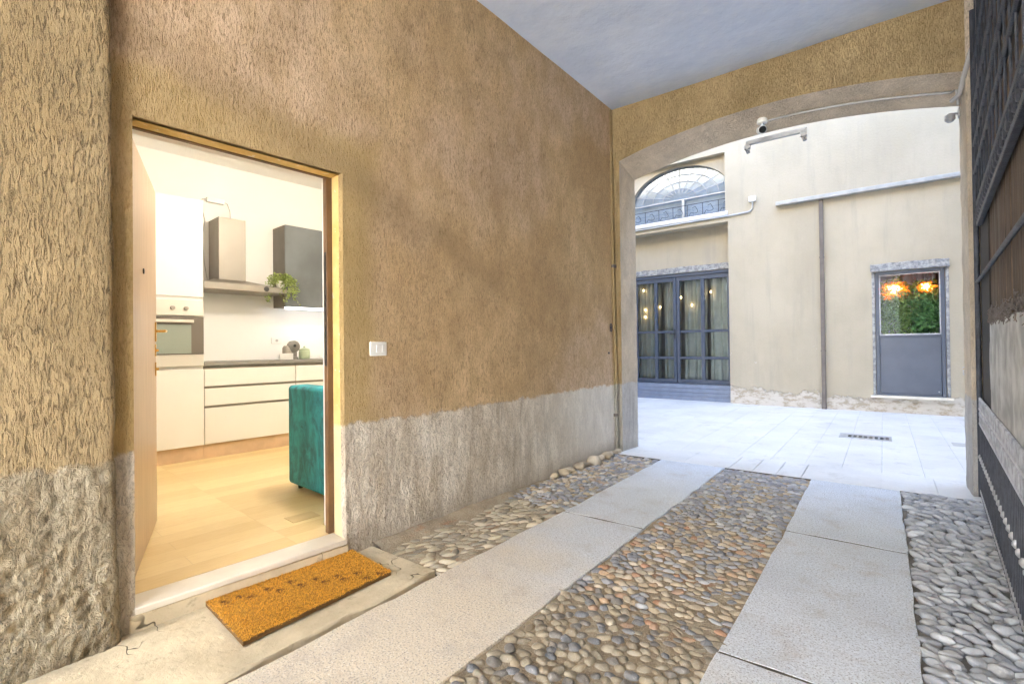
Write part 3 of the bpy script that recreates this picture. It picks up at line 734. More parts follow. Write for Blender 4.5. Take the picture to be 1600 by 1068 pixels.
# courtyard side of this building and the bulk above
mb = MB(); V = np.zeros((na, 2, 3))
for i, x in enumerate(cols): V[i, :, 0] = x; V[i, :, 1] = YB; V[i, 0, 2] = archzb(x); V[i, 1, 2] = 6.
V[0, :, 0] = AX0+.035
mb.grid(V)
mb.quad((-7, YB, -.06), (AX0+.035, YB, -.06), (AX0+.035, YB, 6.), (-7, YB, 6.)); mb.quad((AX1-.005, YB, -.06), (5, YB, -.06), (5, YB, 6.), (AX1-.005, YB, 6.))
mb.quad((-7, YB, 6.), (5, YB, 6.), (5, YB, 8.5), (-7, YB, 8.5))
mb.build('courtyard_face', M['facade'], AB, smooth=0, recalc=False)
mb = MB(); mb.box(-7, 5, -4.2, YB-.01, 8.3, 8.5); mb.box(-7, -6.9, -4.2, YB-.01, -.06, 8.3); mb.box(4.9, 5, -4.2, YB-.01, -.06, 8.3)
mb.box(-6.9, -2.95, -4.3, -4.2, -.06, 8.3); mb.box(.8, 4.9, -4.3, -4.2, -.06, 8.3); mb.box(-2.95, .8, -4.3, -4.2, CEIL, 8.3)
mb.build('unseen_outer_shell', M['facade'], AB, smooth=0)  # unseen roof and outer shell, closed to stop sun leaking inside

# =================================================================== COURTYARD BUILDING
FY = 11.2; RB = 11.5
CB = thing('courtyard_building', 'cream plastered courtyard house with peeling base, grey glazed doors and a fanlight window', 'house', loc=(-1, FY, 0))
mb = MB()
def wq(x0, x1, z0, z1, y=FY): mb.quad((x0, y, z0), (x1, y, z0), (x1, y, z1), (x0, y, z1))
RX0, RX1 = -5.35, -2.62; WX0, WX1 = -4.95, -2.67; PX0, PX1, PZ0, PZ1 = -.112, .862, .31, 2.548
HT = 13.  # raised beyond view so the unseen top keeps sun off the courtyard
wq(-7, RX0, -.06, HT); wq(RX0, RX1, 3.89, 4.12); wq(RX0, WX0, 4.12, 5.39); wq(WX1, RX1, 4.12, 5.39); wq(RX0, RX1, 5.39, HT)
wq(RX1, PX0, -.06, HT); wq(PX0, PX1, -.06, PZ0); wq(PX0, PX1, PZ1, HT); wq(PX1, 5, -.06, HT)
# recess back above the doors and reveals
wq(RX0, RX1, 2.92, 3.89, RB)
mb.quad((RX1, FY, -.06), (RX1, RB+.1, -.06), (RX1, RB+.1, 3.89), (RX1, FY, 3.89)); mb.quad((RX0, FY, -.06), (RX0, RB+.1, -.06), (RX0, RB+.1, 3.89), (RX0, FY, 3.89))
mb.quad((RX0, FY, 3.89), (RX1, FY, 3.89), (RX1, RB, 3.89), (RX0, RB, 3.89))
for x in (PX0, PX1): mb.quad((x, FY, PZ0), (x, FY+.25, PZ0), (x, FY+.25, PZ1), (x, FY, PZ1))
mb.quad((PX0, FY, PZ1), (PX1, FY, PZ1), (PX1, FY+.25, PZ1), (PX0, FY+.25, PZ1))
for x in (WX0, WX1): mb.quad((x, FY, 4.12), (x, FY+.14, 4.12), (x, FY+.14, 5.39), (x, FY, 5.39))
mb.quad((WX0, FY, 5.39), (WX1, FY, 5.39), (WX1, FY+.14, 5.39), (WX0, FY+.14, 5.39)); mb.quad((WX0, FY, 4.12), (WX1, FY, 4.12), (WX1, FY+.3, 4.12), (WX0, FY+.3, 4.12))
# fanlight spandrel with a segmental opening
XC, HW, ZSP, RISE = -3.72, 1.12, 4.62, .72
n = 40; V = np.zeros((n, 2, 3)); xs = np.linspace(WX0, WX1, n)
def fanz(x): 
    u = min(1, abs((x-XC)/HW)); return ZSP+RISE*math.sqrt(max(0, 1-u*u))
for i, x in enumerate(xs): V[i, 0] = (x, FY+.14, fanz(x)); V[i, 1] = (x, FY+.14, 5.39)
mb.grid(V)
V = np.zeros((n, 2, 3))
for i, x in enumerate(xs): V[i, 0] = (x, FY+.14, fanz(x)); V[i, 1] = (x, FY+.30, fanz(x))
mb.grid(V)
mb.build('wall', M['facade'], CB, smooth=30, recalc=False)
mb = MB(); mb.box(-7, 5, 14, 14.1, -.06, HT); mb.box(-7, 5, FY+.02, 14.1, HT, HT+.15); mb.box(-7.1, -7, YB, 14.1, -.06, HT); mb.box(5, 5.1, YB, 14.1, -.06, HT)
mb.build('sun_block_wall', M['facade'], CB, smooth=0)  # unseen side and rear walls, built tall to block the sun
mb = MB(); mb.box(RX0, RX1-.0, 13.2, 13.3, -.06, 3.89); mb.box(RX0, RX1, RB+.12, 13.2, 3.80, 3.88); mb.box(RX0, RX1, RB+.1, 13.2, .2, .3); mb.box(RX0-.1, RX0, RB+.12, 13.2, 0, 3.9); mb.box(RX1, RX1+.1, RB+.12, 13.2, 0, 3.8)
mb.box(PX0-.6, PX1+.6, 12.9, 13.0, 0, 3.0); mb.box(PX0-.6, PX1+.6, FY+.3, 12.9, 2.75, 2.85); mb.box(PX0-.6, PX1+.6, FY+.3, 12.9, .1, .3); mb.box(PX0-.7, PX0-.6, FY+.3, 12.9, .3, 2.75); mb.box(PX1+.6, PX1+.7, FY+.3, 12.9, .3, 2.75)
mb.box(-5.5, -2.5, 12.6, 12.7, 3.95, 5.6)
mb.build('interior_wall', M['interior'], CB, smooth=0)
bx('ledge', M['whitepaint'], CB, (RX0, RX1+.0, FY-.045, FY-.002, 4.02, 4.115), ID, .01)
def roughbox(name, dims, mat, amp=.02, cb=CB):
    x0, x1, y0, y1, z0, z1 = dims; mb = MB(); n = max(4, int((x1-x0)/.04)); k = 6
    def F(a, b, c): 
        p = np.array([[a, b, c]]); return [a, b-float((fbm(p*14, 3, 81)[0]-.4)*amp), c+float((fbm(p*9, 3, 82)[0]-.5)*amp*1.2)*(1 if c > z0+.01 else .3)]
    V = np.array([[F(x, y0, z) for z in np.linspace(z0, z1, k)] for x in np.linspace(x0, x1, n)]); mb.grid(V)
    V = np.array([[F(x, y, z1) if y == y0 else [x, y, z1] for y in (y0, y1)] for x in np.linspace(x0, x1, n)]); V[:, 0] = [F(x, y0, z1) for x in np.linspace(x0, x1, n)]; mb.grid(V)
    mb.quad((x0, y0, z0), (x1, y0, z0), (x1, y1, z0), (x0, y1, z0)); mb.quad((x0, y0, z0), (x0, y1, z0), (x0, y1, z1), (x0, y0, z1)); mb.quad((x1, y0, z0), (x1, y1, z0), (x1, y1, z1), (x1, y0, z1))
    return mb.build(name, mat, cb, smooth=60)
roughbox('lintel', (RX0, RX1, RB-.035, RB+.04, 2.925, 3.06), M['rstone'], .03)
roughbox('lintel', (-.175, .915, FY-.05, FY+.02, 2.552, 2.69), M['rstone'], .03)
mb = MB(); mb.box(PX0-.045, PX0, FY-.012, FY+.02, .31, 2.55); mb.box(PX1, PX1+.045, FY-.012, FY+.02, .31, 2.55); mb.build('window_surround', M['rstone'], CB, .006)
bx('sill', M['marble'], CB, (-.20, .945, FY-.07, FY+.2, .262, .303), ID, .008)
# glazed doors
gz0, gz1 = .365, 2.915
xsM = [-5.35, -4.86, -4.342, -3.852, -3.258, -2.70+.05]
for (xa, xm, xb) in ((-4.87, -4.342, -3.858), (-3.846, -3.258, -2.655)):
    mb = MB(); y0, y1 = RB+.0, RB+.06; sw = .07
    mb.box(xa, xa+sw, y0, y1, gz0, gz1-.07); mb.box(xb-sw, xb, y0, y1, gz0, gz1-.07)
    for z, h in ((gz0, .10), (.93, .055), (1.54, .055), (gz1-.07-.10, .10)): mb.box(xa+sw, xb-sw, y0+.002, y1-.002, z, z+h)
    for za, zb in ((gz0+.10, .93), (.985, 1.54), (1.595, gz1-.17)): mb.box(xm-.04, xm+.04, y0+.004, y1-.004, za, zb)
    d = mb.build('glazed_door', M['doorgrey'], CB, .004)
    for (pa, pb) in ((xa+sw, xm-.04), (xm+.04, xb-sw)):
        for za, zb in ((gz0+.10, .93), (.985, 1.54), (1.595, gz1-.17)):
            MB().box(pa, pb, y0+.027, y0+.033, za, zb).build('pane', M['glass'], d, smooth=0)
    if xa < -4:
        mb = MB(); mb.box(-3.905, -3.88, RB-.012, RB, 1.40, 1.62); mb.tube([(-3.892, RB-.01, 1.52), (-3.892, RB-.05, 1.52), (-3.99, RB-.052, 1.52)], .009, 8); mb.build('door_handle', M['black'], d)
mb = MB(); mb.box(RX0, RX1-.002, RB-.02, RB+.075, gz1-.068, gz1); mb.box(RX1-.032, RX1-.002, RB-.02, RB+.075, .36, gz1-.07); mb.box(RX0, -4.88, RB, RB+.06, .36, gz1-.07)
mb.build('door_casing', M['doorgrey'], CB, .004)
mb = MB()
for i in range(4): mb.box(RX0, RX1-.004, RB-.10-.012*(3-i), RB+.1, -.05 if i == 0 else .0+.09*i, .085+.09*i)
mb.build('slatted_step', M['steps'], CB, .006)
# half glazed window door on the right
mb = MB(); y0, y1 = FY+.03, FY+.10; a, b = PX0+.005, PX1-.005
mb.box(a, a+.055, y0, y1, .305, 2.545); mb.box(b-.055, b, y0, y1, .305, 2.545); mb.box(a+.055, b-.055, y0, y1, 2.49, 2.545); mb.box(a+.055, b-.055, y0, y1, .305, .34)
HG = mb.build('half_glazed_door', M['doorgrey'], CB, .004)
mb = MB(); mb.box(a+.058, b-.058, y0+.02, y0+.05, .343, 1.36); mb.box(a+.058, b-.058, y0+.004, y0+.055, 1.36, 1.41)
mb.build('lower_panel', M['doorgrey'], HG, .004)
mb = MB(); c0, c1 = a+.075, b-.075; mb.box(c0-.017, c0, y0-.004, y0+.05, 1.41, 2.487); mb.box(c1, c1+.017, y0-.004, y0+.05, 1.41, 2.487); mb.box(c0-.017, c1+.017, y0-.006, y0+.01, 1.392, 1.415); mb.box(c0, c1, y0-.004, y0+.05, 2.47, 2.487)
mb.build('glazing_bead', M['ironlight'], HG, .002)
MB().box(c0, c1, y0+.02, y0+.026, 1.415, 2.47).build('pane', M['softglass'], HG, smooth=0)
MB().tube([(b-.1, y0-.002, .40), (b-.1, y0-.02, .40)], .012, 8).build('keyhole_cover', M['ironlight'], HG)
# fanlight
mb = MB()
vs = [(x, FY+.245, 4.13) for x in xs]+[(x, FY+.245, fanz(x)) for x in xs[::-1]]
FL = MB()
for rr in (1.0, .78, .56, .34):
    pts = [(XC+HW*rr*math.cos(t), FY+.22, ZSP+RISE*rr*math.sin(t)) for t in np.linspace(.02, math.pi-.02, 30)]; FL.tube(pts, .009 if rr < 1 else .011, 6)
for t in np.linspace(0, math.pi, 11)[1:-1]: FL.tube([(XC+HW*.2*math.cos(t), FY+.22, ZSP+RISE*.2*math.sin(t)), (XC+HW*math.cos(t), FY+.22, ZSP+RISE*math.sin(t))], .008, 6)
FL.box(WX0, WX1, FY+.20, FY+.24, 4.585, 4.61); FL.box(-3.66, -3.60, FY+.2, FY+.24, 4.125, 4.585); FL.box(WX0, WX1, FY+.20, FY+.26, 4.122, 4.15)
FLo = FL.build('fanlight_frame', M['gutter'], CB, smooth=40)
V = np.zeros((n, 2, 3))
for i, x in enumerate(xs): V[i, 0] = (x, FY+.25, 4.13); V[i, 1] = (x, FY+.25, fanz(x))
MB().grid(V).build('pane', M['skyglass'], FLo, smooth=0)
V = np.zeros((n, 2, 3))
for i, x in enumerate(xs): V[i, 0] = (x, FY+.285, 4.12); V[i, 1] = (x, FY+.285, fanz(x))
o = MB().grid(V).build('reflection_sheet', M['reflection_sheet'], CB, smooth=0); o.modifiers.new('t', 'SOLIDIFY').thickness = .004  # pale sheet added behind the pane to give its bluish reflected light
mb = MB(); mb.tube([(WX0, FY+.04, 4.40), (WX1, FY+.04, 4.40)], .008, 6); mb.tube([(WX0, FY+.04, 4.14), (WX1, FY+.04, 4.14)], .008, 6)
for i in range(7):
    x = WX0+.15+i*.33; mb.tube([(x, FY+.04, 4.14), (x, FY+.04, 4.40)], .007, 6)
    pts = [(x+.03+.09*(1-math.cos(t))*1.0+.02*math.sin(3*t), FY+.04, 4.15+.12*t/math.pi+.04*math.sin(2*t)) for t in np.linspace(0, math.pi*1.6, 16)]; mb.tube(pts, .006, 6)
mb.build('window_railing', M['iron'], CB, smooth=40)

# things on the courtyard front
t = MB(); t.box(-.958, -.888, FY-.06, FY-.002, 0.0, 4.02); t.box(-.963, -.883, FY-.066, FY, .0, .10)
for z in (1.1, 2.9): t.box(-.965, -.881, FY-.064, FY, z, z+.03)
prop(t.build('downpipe', M['pipegrey'], None, .006), 'brown grey square downpipe running down the cream courtyard wall from the gutter', 'downpipe')
G = thing('wall_gutter', 'pale metal gutter channel fixed level across the cream courtyard wall above the downpipe', 'gutter', loc=(-1.69, FY, 4.05))
mb = MB(); prof = [(0, 0), (-.11, 0), (-.115, .02), (-.115, .07), (-.10, .075), (0, .085)]
vs = [(x, FY+a, 4.035+b) for x in (-1.69, 2.6) for a, b in prof]; k = len(prof)
mb.add(vs, [tuple(range(k)), tuple(range(k, 2*k))]+[(i, (i+1) % k, k+(i+1) % k, k+i) for i in range(k)]); mb.build('gutter_channel', M['gutter'], G, .003, smooth=20)
for x in (-1.3, -.5, .3, 1.1): bx('gutter_bracket', M['gutter'], G, (x, x+.03, FY-.118, FY-.003, 4.026, 4.034))
J = thing('electrical_conduit', 'white junction box with pale conduit running along the ledge below the fanlight window', 'conduit', loc=(-2.13, FY, 4.2))
bx('junction_box', M['white'], J, (-2.20, -2.06, FY-.06, FY-.001, 4.215, 4.325), ID, .008)
MB().tube([(-2.13, FY-.03, 4.215), (-2.13, FY-.03, 4.09), (-2.16, FY-.03, 4.04), (-2.22, FY-.03, 4.015), (-2.62, FY-.03, 4.0), (-5.3, FY-.03, 3.985)], .016, 8).build('conduit_pipe', M['gutter'], J)
mb = MB(); mb.tube([(1.10, FY, .76), (1.10, FY-.05, .76), (1.10, FY-.10, .755), (1.10, FY-.115, .72), (1.10, FY-.115, .70)], .013, 10); mb.tube([(1.10, FY-.06, .76), (1.10, FY-.06, .80)], .008, 8); mb.tube([(1.06, FY-.06, .805), (1.14, FY-.06, .805)], .008, 8); mb.lathe([(.025, FY-.006), (.025, FY-.0)], (1.10, 0, .76), 14, 'y')
TP = thing('garden_tap', 'small brass tap low on the cream wall at the right edge of the arch', 'tap', loc=(1.10, FY, .7)); mb.build('tap_body', M['brass'], TP)
bx('tap_backplate', M['ironlight'], TP, (1.06, 1.14, FY-.003, FY-.0005, .70, .84))
# drain
DG = thing('drain_grate', 'long pale drain grate with dark square slots set in the courtyard paving', 'drain', loc=(-.21, 8.1, 0))
mb = MB(); x0, x1, y0, y1 = -.50, .07, 7.93, 8.32
mb.box(x0, x1, y0, y0+.07, -.02, .006); mb.box(x0, x1, y1-.10, y1, -.02, .006); mb.box(x0, x0+.10, y0+.07, y1-.10, -.02, .006); mb.box(x1-.03, x1, y0+.07, y1-.10, -.02, .006)
for i in range(7): mb.box(x0+.135+i*.058, x0+.158+i*.058, y0+.07, y1-.10, -.02, .005)
mb.build('grate_frame', M['ironlight'], DG, .002)
bx('drain_pit', M['black'], DG, (x0+.01, x1-.01, y0+.01, y1-.01, -.03, .0022), ID, 0)
prop(MB().box(.66, 1.0, 8.02, 8.26, -.02, .004).build('inspection_plate', M['conduit'], None, .004), 'flat grey metal cover plate in the courtyard paving right of the drain grate', 'cover')

# interiors seen through the courtyard glass
def curtain(name, x0, x1, y, z0, z1, mat, label, group, waves=9, amp=.035):
    n = int((x1-x0)*90); mb = MB(); V = np.zeros((n, 12, 3)); u = np.linspace(0, 1, n)
    for j, q in enumerate(np.linspace(0, 1, 12)):
        V[:, j, 0] = x0+(x1-x0)*u+.02*np.sin(u*17+q*2); V[:, j, 2] = z0+(z1-z0)*q
        V[:, j, 1] = y+amp*np.sin(u*waves*2*math.pi+.8*np.sin(u*9))*(1.25-.5*q)+.01*np.sin(u*60+q*6)
    mb.grid(V); o = mb.build(name, mat, None, smooth=80, recalc=False)
    md = o.modifiers.new('thick', 'SOLIDIFY'); md.thickness = .003; return prop(o, label, 'curtain', group)
curtain('curtain', -5.2, -4.28, 11.70, .32, 2.86, M['sheer'], 'cream curtain hanging behind the leftmost pane column of the grey glazed doors', 'curtains behind the courtyard glass', 9)
curtain('curtain', -4.22, -3.80, 11.70, .32, 2.86, M['sheer'], 'cream curtain behind the pane column just left of where the grey glazed doors meet', 'curtains behind the courtyard glass', 5)
curtain('curtain', -3.74, -3.20, 11.70, .32, 2.86, M['sheer'], 'cream curtain behind the pane column just right of where the grey glazed doors meet', 'curtains behind the courtyard glass', 6)
curtain('curtain', -3.15, -2.66, 11.70, .32, 2.86, M['sheer'], 'cream curtain behind the rightmost pane column of the grey glazed doors', 'curtains behind the courtyard glass', 6)
CH = thing('wall_light', 'cluster of small warm bulbs glowing behind the left grey glazed door', 'light', loc=(-4.4, 11.7, 2.6))
mb = MB(); mb.tube([(-4.9, 11.60, 2.8), (-3.5, 11.60, 2.8)], .006, 6)
bl = [(-4.68, 2.6), (-4.64, 2.12), (-4.27, 2.17), (-3.77, 2.37), (-3.52, 2.18), (-4.64, 1.95), (-3.1, 2.45)]
for x, z in bl: mb.tube([(x, 11.60, 2.8), (x, 11.60, z+.02)], .003, 5)
mb.tube([(-3.5, 11.60, 2.8), (-3.1, 11.60, 2.8)], .006, 6); mb.build('wire', M['black'], CH)
for x, z in bl: MB().lathe([(.004, z+.03), (.013, z+.02), (.017, z), (.012, z-.02), (.004, z-.028)], (x, 11.60, 0), 10).build('bulb_or_drops', M['bulb_or_drops'], CH)

def foliage(c, r, n, size, seed, droop=0, flat=1.):
    rg = np.random.default_rng(seed); mb = MB()
    for _ in range(n):
        d = rg.normal(size=3); d /= np.linalg.norm(d); q = np.array(c)+d*np.array(r)*rg.random()**.5
        q[2] -= droop*rg.random()
        a = rg.normal(size=3); a /= np.linalg.norm(a); a[2] -= .35; b = np.cross(a, rg.normal(size=3)); b /= (np.linalg.norm(b)+1e-6); s = size*rg.uniform(.6, 1.3)
        nn = np.cross(a, b)*s*.12
        p0, p1, p2, p3 = q, q+a*s*.5+b*s*.26+nn, q+a*s, q+a*s*.5-b*s*.26+nn
        mb.add([p0, p1, p2, p3], [(0, 1, 2), (0, 2, 3)])
    return mb
for i, (c, r, nlf, lab) in enumerate([((.16, 11.50, 1.90), (.34, .14, .62), 1100, 'leafy green plant behind the left half of the half glazed door'), ((.62, 11.52, 1.86), (.30, .14, .60), 1000, 'leafy green plant behind the right half of the half glazed door')]):
    PT = thing('indoor_plant', lab, 'plant', loc=(c[0], c[1], .3), group='plants behind the half glazed door')
    foliage(c, r, nlf, .10, 90+i).build('foliage', M['leaf'] if i else M['leaf2'], PT, smooth=0, recalc=False)
    MB().tube([(c[0], c[1], .55), (c[0]+.02, c[1], 1.2), (c[0], c[1], 1.9)], [.02, .015, .006], 7).build('stem', M['frame'], PT)
    MB().lathe([(.11, .3), (.15, .58), (.14, .58), (.12, .54)], (c[0], c[1], 0), 18).build('plant_pot', M['conduit'], PT)
for i, (x, z, s) in enumerate([(.16, 2.22, 1.), (.62, 2.25, .55)]):
    s *= 1.6; LT = thing('chandelier', ('larger amber glass chandelier glowing at upper left of the half glazed door', 'smaller amber glass chandelier glowing at upper right of the half glazed door')[i], 'lamp', loc=(x, 11.46, z))
    foliage((x, 11.46, z), (.14*s, .08, .10*s), int(240*s), .055, 60+i).build('glass_drops', M['amber'], LT, smooth=0, recalc=False)  # scattered glowing quads for the amber glass drops
    foliage((x, 11.45, z+.02), (.07*s, .04, .05*s), int(110*s), .045, 70+i).build('bulb_or_drops', M['bulb_or_drops'], LT, smooth=0, recalc=False)  # brighter core of the same loose glowing drops
    MB().tube([(x, 11.50, z+.1*s), (x, 11.50, 2.74)], .004, 6).build('cord', M['black'], LT)
curtain('curtain', .26, .80, 12.2, .32, 2.7, M['whitecurt'], 'white curtain behind the plants in the half glazed door', 'curtains behind the courtyard glass', 6)

# unseen house front added across the street: its sunlit wall bounces light into the passage
SB = thing('street_fill_house', 'unseen pale cream house front added across the street to bounce sun into the passage', 'house', loc=(-1, -14.5, 0))
mb = MB(); mb.box(-16, 14, -15.5, -14.5, -.06, 3.2); mb.box(-16, 14, -15.5, -14.5, 4.9, 6.4); mb.box(-16, 14, -15.5, -14.5, 8.1, 11)
for k in range(11):
    for z0, z1 in ((3.2, 4.9), (6.4, 8.1)): mb.box(-16+k*3-.0, -16+k*3+(1.9 if k else 1.0)-(.1 if k == 0 else .0)+(0), -15.5, -14.5, z0, z1)
mb.build('wall', M['whitepaint'], SB, smooth=0)  # front of the added, unseen street fill house
mb = MB(); mb.box(-16, 14, -14.9, -14.8, 3.2, 4.9); mb.box(-16, 14, -14.9, -14.8, 6.4, 8.1); mb.build('window_glass', M['dark_glass'], SB, smooth=0)

# =================================================================== GATE ON THE RIGHT
GA = R(3.54); GT = Matrix.Translation((.613, 5.455, 0)) @ Matrix.Rotation(R(-90)-GA, 4, 'Z')   # x runs towards the camera, y into the wall side(-)
gside = (GT.inverted() @ Vector((0, 0, 1))).y; sy = 1 if gside > 0 else -1       # +sy faces the passage
GL = 3.1
IG = thing('iron_gate', 'tall wrought iron gate leaf with ring bands folded back along the right wall', 'gate', GT)
def gb(name, mat, fn, par=IG, bev=0): mb = MB(GT); fn(mb); return mb.build(name, mat, par, bev)
def rails(mb):
    for z, h in ((.60, .022), (.715, .022), (.05, .03)): mb.box(.02, GL, -.008, .014, z, z+h)
gb('lower_rail', M['ironlight'], rails, IG, .003)
for i in range(48):
    x = .05+i*.062
    b_ = gb('bar', M['iron'], lambda mb: mb.tube([(x, 0, .03), (x, 0, .60)], .0075, 6))
    if i % 2 == 0: gb('collar', M['ironlight'], lambda mb: mb.lathe([(.006, .32), (.017, .335), (.017, .35), (.006, .365)], (x, 0, 0), 8), b_)
def wave(z0, amp, ph, pitch=.11):
    return lambda mb: mb.tube([(.03+k_*pitch/8, 0, z0+amp*math.sin(k_*math.pi/4+ph)) for k_ in range(int((GL-.06)/pitch*8))], .008, 6)
for z0 in (.660, .775):
    for ph in (0, math.pi): gb('scroll_band', M['ironmid'], wave(z0, .040, ph))
def hr(z, r): return lambda mb: mb.tube([(.0, 0, z), (GL, 0, z)], r, 8)
for z, r in ((1.745, .013), (2.62, .014), (2.845, .014), (3.13, .014), (3.45, .014)): gb('upper_rail', M['iron'], hr(z, r))
def thickrail(z): return lambda mb: mb.box(.35 if z < 2.3 else .3, GL, -.016, .016, z, z+.035)
gb('thick_rail', M['iron'], thickrail(2.14), IG, .004); gb('thick_rail', M['iron'], thickrail(2.29), IG, .004)
gb('scroll_band', M['iron'], lambda mb: [mb.torus((.3+i*.06, sy*.01*(i % 2), 2.235), .033, .010, (0, 2), 10, 5) for i in range(int((GL-.3)/.06))])
0 and gb('scroll_band', M['iron'], lambda mb: [mb.torus((.3+i*.06, 0, 2.37), .033, .009, (0, 2), 10, 5) for i in range(int((GL-.3)/.06))])
0 and gb('scroll_band', M['iron'], lambda mb: [mb.torus((.3+i*.15, 0, 2.43+.07*(i % 3)), .035, .007, (0, 2), 10, 5) for i in range(0)])
def ubars(mb):
    x = .10
    while x < GL: mb.tube([(x, 0, 2.38), (x, 0, 3.9)], .006, 6); x += .21
gb('upper_bars', M['iron'], ubars)
def stile(mb): mb.tube([(.02, 0, .02), (.02, 0, 3.95)], .018, 10)
gb('hinge_stile', M['iron'], stile)
# timber leaf behind it
WG = thing('wooden_gate', 'weathered brown board gate with a pale grey sheet panel standing behind the iron gate', 'gate', GT, (0.5, 0, 0))
mb = MB(GT); x = .78; rr = random.Random(5)
while x < GL+.1:
    w = rr.uniform(.11, .15); d = -sy*(.026+rr.uniform(0, .006)); d2 = -sy*.06
    mb.box(x, x+w-.006, min(d, d2), max(d, d2), .12, 4.0); x += w
mb.build('boards', M['board'], WG, .004)
mb = MB(GT); mb.box(.02, .775, min(-sy*.022, -sy*.06), max(-sy*.022, -sy*.06), .0, 4.05); mb.build('gap_shade_board', M['gapshade'], WG)  # dark sheet standing in for the shadowed gap between pier and boards
n1, n2 = 90, 30
gx = np.linspace(.84, GL+.1, n1); gz = np.linspace(0, 1, n2); V = np.zeros((n1, n2, 3))
for i, x in enumerate(gx):
    zb, zt = .80, 1.395
    for j, q in enumerate(gz): V[i, j] = (x+(.05*abs(q-.5)*2 if i == 0 else 0), 0, zb+(zt-zb)*q)
wv = (fbm(V.reshape(-1, 3)*2.6, 4, 91)-.5).reshape(n1, n2)*.05
V[:, :, 1] = -sy*.019+wv*sy*.3
mb = MB(GT); mb.grid(V); o = mb.build('sheet_panel', M['panelgrey'], WG, smooth=80); md = o.modifiers.new('t', 'SOLIDIFY'); md.thickness = .008
mb = MB(GT); rr = random.Random(8)
for i in range(260):
    x = rr.uniform(.84, GL); z = rr.uniform(1.39, 1.46); pts = [(x, -sy*.012, z)]
    for k in range(4): p = pts[-1]; pts.append((p[0]+rr.uniform(-.02, .04), -sy*(.012+rr.uniform(-.012, .01)), p[2]+rr.uniform(-.022, .022)))
    mb.tube(pts, .0022, 5)
mb.build('wire_fringe', M['pipegrey'], WG)

# =================================================================== THINGS ON THE ARCH AND PASSAGE WALL
SCM = thing('security_camera', 'small white bullet camera with black lens under the crown of the arch', 'camera', loc=(-.98, 5.7, 3.6))
mb = MB(); mb.lathe([(.05, 3.625), (.055, 3.59), (.05, 3.575), (.02, 3.57)], (-.98, 5.70, 0), 20); mb.tube([(-.98, 5.70, 3.58), (-.985, 5.69, 3.545)], .016, 10); mb.build('camera_mount', M['white'], SCM)
dv = Vector((.30, -.78, -.30)).normalized(); cc = Vector((-.985, 5.68, 3.50))
mb = MB(); mb.tube([cc-dv*.07, cc-dv*.06, cc+dv*.05, cc+dv*.055], [.02, .042, .042, .036], 20); mb.build('camera_body', M['white'], SCM)
MB().tube([cc+dv*.054, cc+dv*.062], [.036, .033], 20).build('camera_lens', M['black'], SCM)
pts = []
for x in np.linspace(-.93, .50, 16): pts.append((x, 5.70, archz(x)-.145*.526-.014))
SCo = thing('arch_conduit', 'thin grey conduit running from the security camera along the underside of the arch', 'conduit', loc=(0, 5.7, 3.5))
MB().tube(pts+[(.535, 5.70, 3.44), (.545, 5.70, 3.30)], .011, 8).build('conduit_pipe', M['conduit'], SCo)
MB().tube([(.64, 5.47, 3.75), (.60, 5.47, 3.62), (.56, 5.50, 3.45), (.545, 5.60, 3.36), (.50, 5.68, 3.34)], .018, 8).build('flexible_hose', M['conduit'], SCo)
RL = thing('ceiling_rail', 'slim pale blue grey metal rail with two brackets on the outer edge of the arch', 'rail', loc=(-.9, 5.93, 3.45))
bx('rail_bar', M['gutter'], RL, (-1.18, -.60, 5.885, 5.93, 3.455, 3.50))
for x in (-1.17, -.63):
    mb = MB(); mb.box(x-.03, x+.03, 5.886, 5.935, 3.415, 3.455); mb.tube([(x, 5.91, 3.42), (x+.012, 5.90, 3.37)], .02, 8); mb.build('bracket', M['ironlight'], RL)
SN = thing('wall_sensor', 'small grey sensor hanging at the top right corner of the arch opening', 'sensor', loc=(.54, 5.8, 3.2))
mb = MB(); mb.tube([(.565, 5.84, 3.28), (.52, 5.82, 3.27)], .014, 8); mb.lathe([(.015, 3.285), (.035, 3.27), (.038, 3.23), (.02, 3.21)], (.50, 5.82, 0), 14); mb.build('sensor_head', M['ironlight'], SN)
bx('sensor_plate', M['conduit'], SN, (.555, .569, 5.80, 5.87, 3.24, 3.32))
# corner pipe
CP = thing('corner_pipe', 'ochre painted vertical pipe in the corner between passage wall and arch', 'pipe', loc=(-2.565, 5.46, 0))
MB().tube([(-2.60, 5.455, 4.1), (-2.592, 5.455, 3.2), (-2.580, 5.455, 2.0), (-2.565, 5.455, .9), (-2.56, 5.455, .0)], .02, 12).build('pipe', M['arch'], CP)
for z in (.42, 2.2): MB().lathe([(.028, z), (.033, z+.005), (.033, z+.03), (.028, z+.035)], (-2.575, 5.455, 0), 14).build('pipe_clamp', M['pipegrey'], CP)
HK = thing('wall_hook', 'rusty dark iron hook on the passage wall beside the corner pipe', 'hook', loc=(-2.60, 5.36, 1.45))
mb = MB(); mb.torus((-2.575, 5.37, 1.50), .022, .006, (1, 2)); mb.torus((-2.575, 5.37, 1.455), .022, .006, (1, 2)); mb.tube([(-2.61, 5.37, 1.48), (-2.57, 5.37, 1.48)], .008, 8); mb.build('hook_ring', M['iron'], HK)
MB().lathe([(.014, -2.61), (.014, -2.585), (.006, -2.58)], (0, 5.33, 1.18), 10, 'x').build('bolt', M['iron'], HK)
